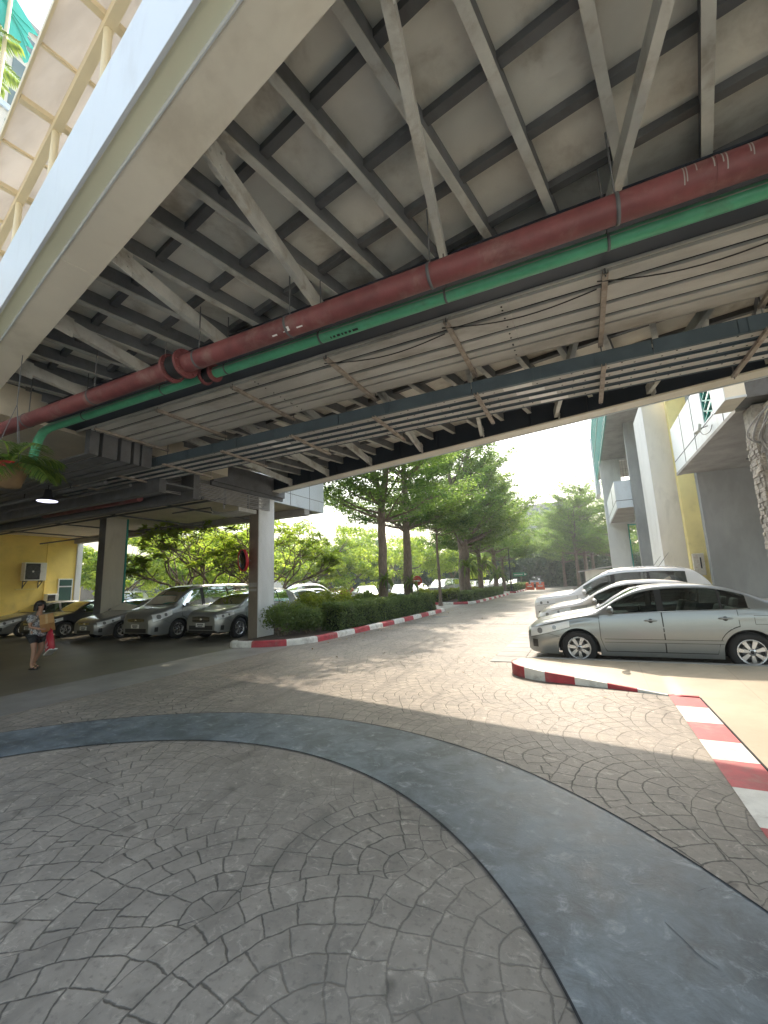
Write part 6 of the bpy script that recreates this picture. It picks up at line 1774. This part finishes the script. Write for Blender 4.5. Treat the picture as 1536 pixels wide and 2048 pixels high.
def build_cars():
    def mk(nm, lab, sp, paint, grp, x, y, hd, src=None, rec=None):
        if src is None: c = make_car(nm, lab, sp, paint, grp)
        else:
            c = copy_tree(src, None, rec); c['label'] = lab
            if grp: c['group'] = grp
        c['half_length'] = sp['L'] / 2
        place(c, x, y, hd)
        return c
    gr, gl, gf = 'cars parked along the right side of the road', 'cars parked under the building', 'cars in the far car park'
    P = M
    sedan = mk('sedan_car', 'silver green-grey sedan seen side-on behind the beige platform', SEDAN, P['paint_silver'], gr, -1.18, 9.93, 180)
    compact = mk('sedan_car', 'beige silver car parked directly behind the silver sedan', COMPACT, P['paint_champagne'], gr, -1.22, 12.4, 180)
    suv = mk('suv_car', 'tall white sport utility car with roof rails and a whip aerial', SUV, P['paint_white'], gr, -1.55, 15.05, 180)
    mk('suv_car', 'white car farthest along the right row, only its bonnet and windscreen showing', SUV, P['paint_white'], gr, -1.35, 18.0, 180, suv)
    crv = mk('crossover_car', 'silver crossover car nearest the mirror column, in the shade', CRV, P['paint_silver'], gl, -11.92, 10.55, -90)
    van = mk('van', 'large silver van between the crossover car and the dark pillar', VAN, P['paint_silver'], gl, -14.4, 9.95, -90)
    old = mk('sedan_car', 'silver sedan with a long bonnet, tucked close beside the van', OLDSEDAN, P['paint_grey'], gl, -16.95, 9.7, -90)
    mk('sedan_car', 'black sedan parked left of the dark pillar', OLDSEDAN, P['paint_dark'], gl, -20.3, 9.5, -90, old, {'paint_grey': P['paint_dark']})
    mk('sedan_car', 'silver grey sedan parked nearest the yellow wall', OLDSEDAN, P['paint_grey'], gl, -23.0, 9.3, -90, old, {'paint_grey': P['paint_silver']})
    hatch = mk('hatchback_car', 'pale blue hatchback just past the mirror column behind the bushes', HATCH, P['paint_blue'], gf, -13.6, 20.5, 90)
    W, S_, G, D, RD = P['paint_white'], P['paint_silver'], P['paint_grey'], P['paint_dark'], P['paint_red']
    far = [
        ('hatchback_car', 'white hatchback beside the pale blue hatchback', hatch, HATCH, {'paint_blue': W}, -16.0, 25.0, 90),
        ('suv_car', 'white tall car behind the bright yellow-green bushes', suv, SUV, None, -18.6, 29.5, 80),
        ('sedan_car', 'white sedan facing the hedge left of the first street tree', compact, COMPACT, {'paint_champagne': W}, -14.3, 27.5, -60),
        ('sedan_car', 'silver sedan close behind the trunk of the first street tree', compact, COMPACT, {'paint_champagne': S_}, -13.6, 31.5, -70),
        ('sedan_car', 'bright red car in the far car park', compact, COMPACT, {'paint_champagne': RD}, -25.5, 40.0, -90),
        ('hatchback_car', 'small white hatchback next to the bright red car', hatch, HATCH, {'paint_blue': W}, -22.6, 40.5, -90),
        ('sedan_car', 'white sedan between the two thick street trunks', compact, COMPACT, {'paint_champagne': W}, -15.2, 38.5, -80),
        ('suv_car', 'silver tall car behind the no entry sign', suv, SUV, {'paint_white': S_}, -14.6, 43.0, -90),
        ('van', 'white and blue minivan behind the thin leaning trunk', van, VAN, {'paint_silver': P['paint_blue']}, -16.2, 51.5, -90),
        ('sedan_car', 'white car beside the minivan', compact, COMPACT, {'paint_champagne': W}, -13.7, 54, -90),
        ('hatchback_car', 'white hatchback behind the first drooping fern clump', hatch, HATCH, {'paint_blue': W}, -13.0, 59, -90),
        ('suv_car', 'white tall car behind the second drooping fern clump', suv, SUV, None, -12.0, 63.5, -90),
        ('sedan_car', 'silver sedan near the green arrow sign', compact, COMPACT, {'paint_champagne': S_}, -10.6, 69, -90),
        ('suv_car', 'dark grey tall car at the end of the road behind the green arrow sign', suv, SUV, {'paint_white': G}, -7.3, 71.5, -90),
        ('sedan_car', 'white car glimpsed between the dark pillar and the van', compact, COMPACT, {'paint_champagne': W}, -29.5, 21.0, -90),
        ('hatchback_car', 'pale hatchback glimpsed over the bonnet of the van', hatch, HATCH, {'paint_blue': S_}, -26.8, 21.2, -90),
        ('suv_car', 'white tall car glimpsed left of the dark pillar', suv, SUV, None, -34.2, 19.5, -90),
    ]
    for nm, lab, src, sp, rec, x, y, hd in far:
        c = mk(nm, lab, sp, None, gf, x, y, hd, src, rec)
# =================================================================== person and street furniture
def skin_mesh(name, pts, edges, radii, root, mat_, sub=2):
    me = bpy.data.meshes.new(name + '_cage')
    me.from_pydata(pts, edges, [])
    o = bpy.data.objects.new(name + '_cage', me); COL.objects.link(o)
    sk = o.modifiers.new('skin', 'SKIN'); sk.branch_smoothing = 0.6; sk.use_smooth_shade = True
    if not me.skin_vertices:
        bpy.context.view_layer.objects.active = o
    for i, v in enumerate(me.skin_vertices[0].data):
        r = radii[i]; v.radius = r if isinstance(r, tuple) else (r, r); v.use_root = (i == root)
    ss = o.modifiers.new('sub', 'SUBSURF'); ss.levels = sub; ss.render_levels = sub
    dg = bpy.context.evaluated_depsgraph_get(); dg.update()
    ev = bpy.data.meshes.new_from_object(o.evaluated_get(dg))
    bpy.data.objects.remove(o)
    ev.name = name
    ev.materials.clear(); ev.materials.append(mat_)
    ev.polygons.foreach_set('use_smooth', [True] * len(ev.polygons))
    return ev

def ellipsoid(b, c, r, n=14, m=0, rot=None):
    g = []
    for t in np.linspace(0, PI, n // 2 + 2):
        g.append([(r[0] * math.sin(t) * math.cos(a), r[1] * math.sin(t) * math.sin(a), r[2] * math.cos(t)) for a in np.linspace(0, 2 * PI, n + 1)])
    g = np.array(g)
    if rot is not None: g = g @ np.array(rot).T
    b.grid(g + np.array(c), m, True, flip=True)

def build_person():
    P = thing('person', 'woman with dark bobbed hair in grey top and dark shorts, carrying a box and bag', 'person', (-12.0, 5.82, 0.004), math.radians(18))
    # local: facing +x, y left
    J = dict(pelvis=(0, 0, .82), waist=(0.01, 0, .95), chest=(0.0, 0, 1.13), neckb=(0.0, 0, 1.27), neck=(0.015, 0, 1.33), headb=(0.025, 0, 1.38), head=(0.03, 0, 1.47), crown=(0.01, 0, 1.53),
             hipL=(0, .09, .78), kneeL=(0.05, .10, .44), ankL=(-0.12, .09, .10), toeL=(0.02, .095, .03),
             hipR=(0, -.09, .78), kneeR=(0.07, -.10, .43), ankR=(0.03, -.10, .075), toeR=(0.18, -.11, .025),
             shL=(0, .165, 1.22), elL=(0.06, .235, .99), wrL=(0.26, .12, .98), shR=(0, -.165, 1.22), elR=(0.05, -.25, .98), wrR=(0.25, -.19, .93))
    R = dict(pelvis=(.14, .125), waist=(.125, .11), chest=(.135, .11), neckb=.06, neck=.048, headb=.062, head=(.085, .078), crown=.05, hipL=.088, kneeL=.055, ankL=.034, toeL=(.035, .02),
             hipR=.088, kneeR=.055, ankR=.034, toeR=(.035, .02), shL=.052, elL=.036, wrL=.024, shR=.052, elR=.036, wrR=.024)
    E = [('pelvis', 'waist'), ('waist', 'chest'), ('chest', 'neckb'), ('neckb', 'neck'), ('neck', 'headb'), ('headb', 'head'), ('head', 'crown'), ('pelvis', 'hipL'), ('hipL', 'kneeL'), ('kneeL', 'ankL'), ('ankL', 'toeL'),
         ('pelvis', 'hipR'), ('hipR', 'kneeR'), ('kneeR', 'ankR'), ('ankR', 'toeR'), ('chest', 'shL'), ('shL', 'elL'), ('elL', 'wrL'), ('chest', 'shR'), ('shR', 'elR'), ('elR', 'wrR')]
    # hands: palm and five fingers per side
    for s, sg in (('L', 1), ('R', -1)):
        w = np.array(J['wr' + s]); pm = w + [0.055, -0.01 * sg, -0.01]
        J['palm' + s] = tuple(pm); R['palm' + s] = (.030, .016); E.append(('wr' + s, 'palm' + s))
        for k, ln in enumerate((0.055, 0.065, 0.07, 0.062, 0.05)):
            off = (k - 2) * 0.013
            if k == 0: b0 = w + [0.03, -0.03 * sg, 0.008]; e0 = b0 + [0.035, -0.03 * sg, 0.004]
            else:
                b0 = pm + [0.03, -0.008 * sg, off]; e0 = b0 + [ln * 0.55, -ln * 0.5 * sg, -0.012]
            n1, n2 = f'f{s}{k}a', f'f{s}{k}b'
            J[n1] = tuple(b0); J[n2] = tuple(e0); R[n1] = .0085; R[n2] = .0065
            E += [('palm' + s, n1), (n1, n2)]
    names = list(J); idx = {n: i for i, n in enumerate(names)}
    body = skin_mesh('body', [J[n] for n in names], [(idx[a], idx[c]) for a, c in E], [R[n] for n in names], idx['pelvis'], M['skin'])
    # slim the limbs is done by the radii; face features go on separately
    link(bpy.data.objects.new('body', body), P)
    b = MB(); ellipsoid(b, (0.128, -0.035, 1.475), (0.012, 0.014, 0.016)); b.build('nose', M['skin'], P)
    b = MB()
    for y in (-0.062, 0.002): ellipsoid(b, (0.112, y - 0.006, 1.495), (0.008, 0.014, 0.008), 10)
    b.build('eyes', M['hair'], P)
    b = MB(); ellipsoid(b, (0.116, -0.03, 1.435), (0.008, 0.024, 0.007), 10); b.build('mouth', flat('lips', (0.3, 0.1, 0.09), 0.5), P)
    # bobbed hair: shell open at the face
    g = []
    for t in np.linspace(0, 1, 10):
        ring_ = []
        for a in np.linspace(0.62, 2 * PI - 1.15, 22):
            rr = 0.118 * math.sin(min(1, t * 1.5) * PI / 2) + 0.012 * math.sin(a * 9 + t * 5) * t
            z = 1.578 - 0.24 * t**1.25
            ring_.append((0.015 + rr * math.cos(a - 0.1) * 1.02, rr * math.sin(a - 0.1) * 0.98, z))
        g.append(ring_)
    b = MB(); b.grid(np.array(g), 0, True); ellipsoid(b, (0.02, 0, 1.51), (0.108, 0.104, 0.078), 18); ellipsoid(b, (-0.03, 0, 1.45), (0.085, 0.10, 0.12), 16)
    b.build('hair', M['hair'], P)
    # loose top with short sleeves
    m, nt, bs = new_mat('patterned_top')
    v = coords(nt); n1 = noise(nt, v, 22, 3, 0.5); n2 = noise(nt, v, 7, 3, 0.5)
    nt.links.new(mixc(nt, Ex(nt, n1.outputs['Fac']).step(0.42, 0.58), (0.16, 0.16, 0.17), (0.52, 0.52, 0.52)), bs.inputs['Base Color']); bs.inputs['Roughness'].default_value = 0.85
    bump(nt, bs, n2.outputs['Fac'], 0.5, 0.03)
    T = [(0, 0, .80), (0, 0, .95), (0, 0, 1.12), (0, 0, 1.235), (0.0, .16, 1.215), (0.035, .235, 1.08), (0.0, -.16, 1.215), (0.03, -.245, 1.07), (-0.005, 0, .72)]
    Rr = [(.20, .175), (.185, .16), (.175, .15), (.085, .08), .085, .085, .085, .085, (.205, .18)]
    link(bpy.data.objects.new('top', skin_mesh('top', T, [(8, 0), (0, 1), (1, 2), (2, 3), (2, 4), (4, 5), (2, 6), (6, 7)], Rr, 1, m)), P)
    T = [(0, 0, .80), (0, .09, .72), (0.03, .10, .55), (0, -.09, .72), (0.045, -.10, .55)]
    link(bpy.data.objects.new('shorts', skin_mesh('shorts', T, [(0, 1), (1, 2), (0, 3), (3, 4)], [(.15, .13), .105, .095, .105, .095], 0, M['shorts'])), P)
    for x, y, z in ((-0.06, .092, .012), (0.09, -.105, .006)):
        b = MB(); b.lathe([(0, 0.0), (0.8, 0.0), (1, 0.25), (1, 0.75), (0.85, 1.0), (0, 1.0)], (0, 0, 0), 'z', 20)
        b.v = [(x + q[0] * 0.125, y + q[1] * 0.05, z + q[2] * 0.024) for q in b.v]
        b.tube([(x + 0.03, y - 0.05, z + 0.02), (x + 0.05, y, z + 0.07), (x + 0.03, y + 0.05, z + 0.02)], 0.012, 6)
        b.build('sandal', M['plastic'], P)
    # carried things
    a = math.radians(18); ca, sa = math.cos(a), math.sin(a)
    def W(x, y, z): return (-12.0 + x * ca - y * sa, 5.82 + x * sa + y * ca, z)
    B = thing('cardboard_box', 'brown cardboard box held against the chest of the walking woman', 'box', W(0.29, -0.04, 1.06))
    B.rotation_euler = (0.25, 0.72, math.radians(-20))
    b = MB(); b.box(-.16, .16, -.13, .13, -.13, .13); b.box(-.161, .161, -.022, .022, .1302, .1312, 1)
    b.build('carton', [M['card'], mat('parcel_tape', (0.55, 0.38, 0.18), 0.3)], B, False, 0.006)
    B = thing('shopping_bag', 'red shopping bag with pale printing hanging from the hand of the woman', 'bag', W(0.44, -0.08, 0.64))
    B.rotation_euler = (0.0, -0.38, math.radians(-12))
    b = MB()
    g = []
    for z, hx, hy in ((-.26, .21, .07), (-.25, .22, .08), (0, .215, .075), (.2, .18, .035), (.24, .17, .015)):
        g.append([(hx * math.cos(t) * (1 + 0.06 * math.sin(5 * t + z * 20)), hy * math.sin(t), z) for t in np.linspace(0, 2 * PI, 25)])
    b.grid(np.array(g), 0, True); b.add(g[0][:-1], [tuple(range(23, -1, -1))], 1)
    b.build('bag_body', [flat('bag_red', (0.42, 0.012, 0.035), 0.35), M['white_paint']], B)
    b = MB()
    for x, z, w, h in ((-.06, -.08, .05, .06), (.02, -.1, .05, .09), (.09, -.06, .04, .05), (-.12, -.15, .04, .03), (0.0, .04, .05, .03), (.08, -.17, .1, .02)):
        b.add([(x, -0.083, z - h), (x + w, -0.083, z - h), (x + w * 0.7, -0.078, z + h * 0.5), (x + w * 0.2, -0.078, z + h * 0.4)], [(0, 1, 2, 3)])
    b.box(-.21, .21, -.082, .082, -.272, -.245); b.build('printing', M['plate'], B)
    b = MB(); b.tube(smooth_path([(-.09, 0, .23), (-.05, 0, .36), (.05, 0, .36), (.09, 0, .23)], 5), 0.008, 6); b.build('handle', M['sign_red'], B)

def build_street_things():
    R = thing('no_entry_sign', 'round red no entry sign with a white bar by the second street tree', 'road sign', (-8.95, 23.4, 0))
    b = MB(); b.cyl((-8.95, 23.46, 0), (-8.95, 23.46, 2.0), 0.035, 10); b.build('post', M['brown_col'], R, True)
    b = MB(); b.lathe([(0, 0), (0.29, 0), (0.3, 0.01), (0.29, 0.02), (0, 0.02)], (-8.95, 23.4, 1.72), 'y', 30); b.build('disc', M['sign_red'], R, True)
    b = MB(); b.box(-9.16, -8.74, 23.392, 23.399, 1.67, 1.77); b.build('bar', M['plate'], R, True)
    R = thing('direction_sign', 'green arrow-shaped direction sign on a thin post at the end of the road', 'road sign', (-7.5, 57.8, 0))
    b = MB(); pts = [(-8.55, 1.85), (-7.15, 1.85), (-6.75, 2.08), (-7.15, 2.31), (-8.55, 2.31)]
    b.add([(x, 57.8, z) for x, z in pts] + [(x, 57.86, z) for x, z in pts], [(0, 1, 2, 3, 4), (9, 8, 7, 6, 5)] + [(i, 5 + i, 5 + (i + 1) % 5, (i + 1) % 5) for i in range(5)])
    b.build('sign_board', M['sign_green'], R, True)
    b = MB()
    for k in range(9): b.box(-8.42 + 0.12 * k, -8.34 + 0.12 * k, 57.79, 57.798, 2.0, 2.14)
    b.add([(-7.15, 57.795, 1.95), (-6.9, 57.795, 2.08), (-7.15, 57.795, 2.21)], [(0, 1, 2)])
    b.build('sign_lettering', M['plate'], R, True)
    b = MB(); b.cyl((-7.6, 57.9, 0), (-7.6, 57.9, 2.2), 0.05, 10); b.build('post', M['brown_col'], R, True)
    R = thing('lamp_post', 'thin black lamp post standing among the far street trees', 'lamp post', (-7.75, 50.2, 0))
    b = MB(); b.tube([(-7.75, 50.2, 0), (-7.75, 50.2, 5.6)], [0.09, 0.05], 10); b.build('post', M['plastic'], R, True)
    b = MB(); b.lathe([(0, 0), (0.16, 0.02), (0.2, 0.3), (0.1, 0.45), (0, 0.47)], (-7.75, 50.2, 5.6), 'z', 14); b.build('lantern', M['plastic'], R, True)
    gb = 'orange plastic barriers at the end of the road'
    for x, lab in ((-6.75, 'left orange plastic barrier of the pair at the road end'), (-5.45, 'right orange plastic barrier of the pair at the road end')):
        R = thing('traffic_barrier', lab, 'barrier', (x, 59.0, 0), 0, gb)
        b = MB()
        b.box(x - 0.55, x + 0.55, 58.8, 59.2, 0.03, 0.28); b.box(x - 0.5, x + 0.5, 58.9, 59.1, 0.28, 0.72); b.box(x - 0.5, x - 0.15, 58.92, 59.08, 0.72, 0.98); b.box(x + 0.15, x + 0.5, 58.92, 59.08, 0.72, 0.98)
        b.build('body', M['orange'], R, True, 0.03)
        b = MB(); b.box(x - 0.3, x + 0.3, 58.885, 58.898, 0.42, 0.56); b.build('reflector', M['plate'], R, True)
    R = thing('wheel_stop', 'low concrete edging slab with joints in front of the silver sedan', 'kerb', (-1.6, 10.2, 0))
    b = MB()
    for k in range(8): b.box(-1.95, -1.32, 9.05 + 0.62 * k, 9.05 + 0.62 * k + 0.6, 0.004, 0.016)
    b.build('slab', M['concrete'], R, True)
# =================================================================== camera, light, world
def build_camera_light():
    f = 840.0; vx, vy, cx, cy = 570.0, -3950.0, 768.0, 1024.0
    up = np.array([vx - cx, -(vy - cy), -f]); up /= np.linalg.norm(up)
    fwd = np.array([0, 0, -1.0]); yv = fwd - up * fwd.dot(up); yv /= np.linalg.norm(yv); xv = np.cross(yv, up)
    R = np.array([xv, yv, up])
    h = math.radians(25)
    Q = np.array([[math.cos(h), -math.sin(h), 0], [math.sin(h), math.cos(h), 0], [0, 0, 1]])
    W = Q @ R
    cam = bpy.data.cameras.new('camera'); co = bpy.data.objects.new('camera', cam); COL.objects.link(co)
    m = Matrix([list(W[0]) + [0], list(W[1]) + [0], list(W[2]) + [1.68], [0, 0, 0, 1]])
    co.matrix_world = m
    cam.sensor_fit = 'VERTICAL'; cam.sensor_height = 36; cam.lens = 36 * f / 2048; cam.clip_start = 0.05; cam.clip_end = 2000
    SC.camera = co
    if HAZE:
        b = MB(); b.box(-205, 205, -65, 265, -1.0, 54.5)
        m = bpy.data.materials.new('air_haze'); m.use_nodes = True; nt = m.node_tree
        nt.nodes.remove(nt.nodes['Principled BSDF'])
        pv = nt.nodes.new('ShaderNodeVolumePrincipled'); pv.inputs['Density'].default_value = HAZE; pv.inputs['Color'].default_value = (0.86, 0.93, 0.97, 1); pv.inputs['Anisotropy'].default_value = 0.35
        nt.links.new(pv.outputs[0], [q for q in nt.nodes if q.type == 'OUTPUT_MATERIAL'][0].inputs['Volume'])
        tag(b.build('haze', m), kind='stuff')
    el, az = math.radians(45.3), math.radians(SUN_AZ)
    d = Vector((math.sin(az) * math.cos(el), math.cos(az) * math.cos(el), math.sin(el)))
    L = bpy.data.lights.new('sun', 'SUN'); L.energy = SUN; L.angle = math.radians(0.55); L.color = (0.93, 0.79, 0.64)
    lo = bpy.data.objects.new('sun', L); COL.objects.link(lo); lo.rotation_euler = d.to_track_quat('Z', 'Y').to_euler()
    w = bpy.data.worlds.new('World'); SC.world = w; w.use_nodes = True
    nt = w.node_tree; bg = nt.nodes['Background']
    sk = nt.nodes.new('ShaderNodeTexSky'); sk.sky_type = 'NISHITA'; sk.sun_disc = False
    sk.sun_elevation = el; sk.sun_rotation = az; sk.air_density = 2.2; sk.dust_density = 4.5; sk.ozone_density = 4.5
    hs = nt.nodes.new('ShaderNodeHueSaturation'); hs.inputs['Saturation'].default_value = 0.68
    nt.links.new(sk.outputs[0], hs.inputs['Color']); nt.links.new(hs.outputs[0], bg.inputs[0]); bg.inputs[1].default_value = SKY
    vs = SC.view_settings; vs.view_transform = 'Standard'; vs.look = 'None'; vs.exposure = EXPO; vs.gamma = 1.0; vs.use_curve_mapping = False
    c = SC.cycles
    c.max_bounces = 8; c.diffuse_bounces = 5; c.glossy_bounces = 3; c.transmission_bounces = 4; c.transparent_max_bounces = 6
    c.caustics_reflective = False; c.caustics_refractive = False; c.sample_clamp_indirect = 6.0
    c.use_denoising = True
    try: c.denoiser = 'OPENIMAGEDENOISE'
    except Exception: pass

SUN, SUN_AZ, SKY, EXPO = 2.0, -6.0, 0.15, 1.75
HAZE = 0.0014
build_ground(); build_kerbs(); build_bridge(); build_services()
build_left_building(); build_right_building(); build_far_buildings()
build_cars(); build_vegetation(); build_person(); build_street_things()
build_camera_light()
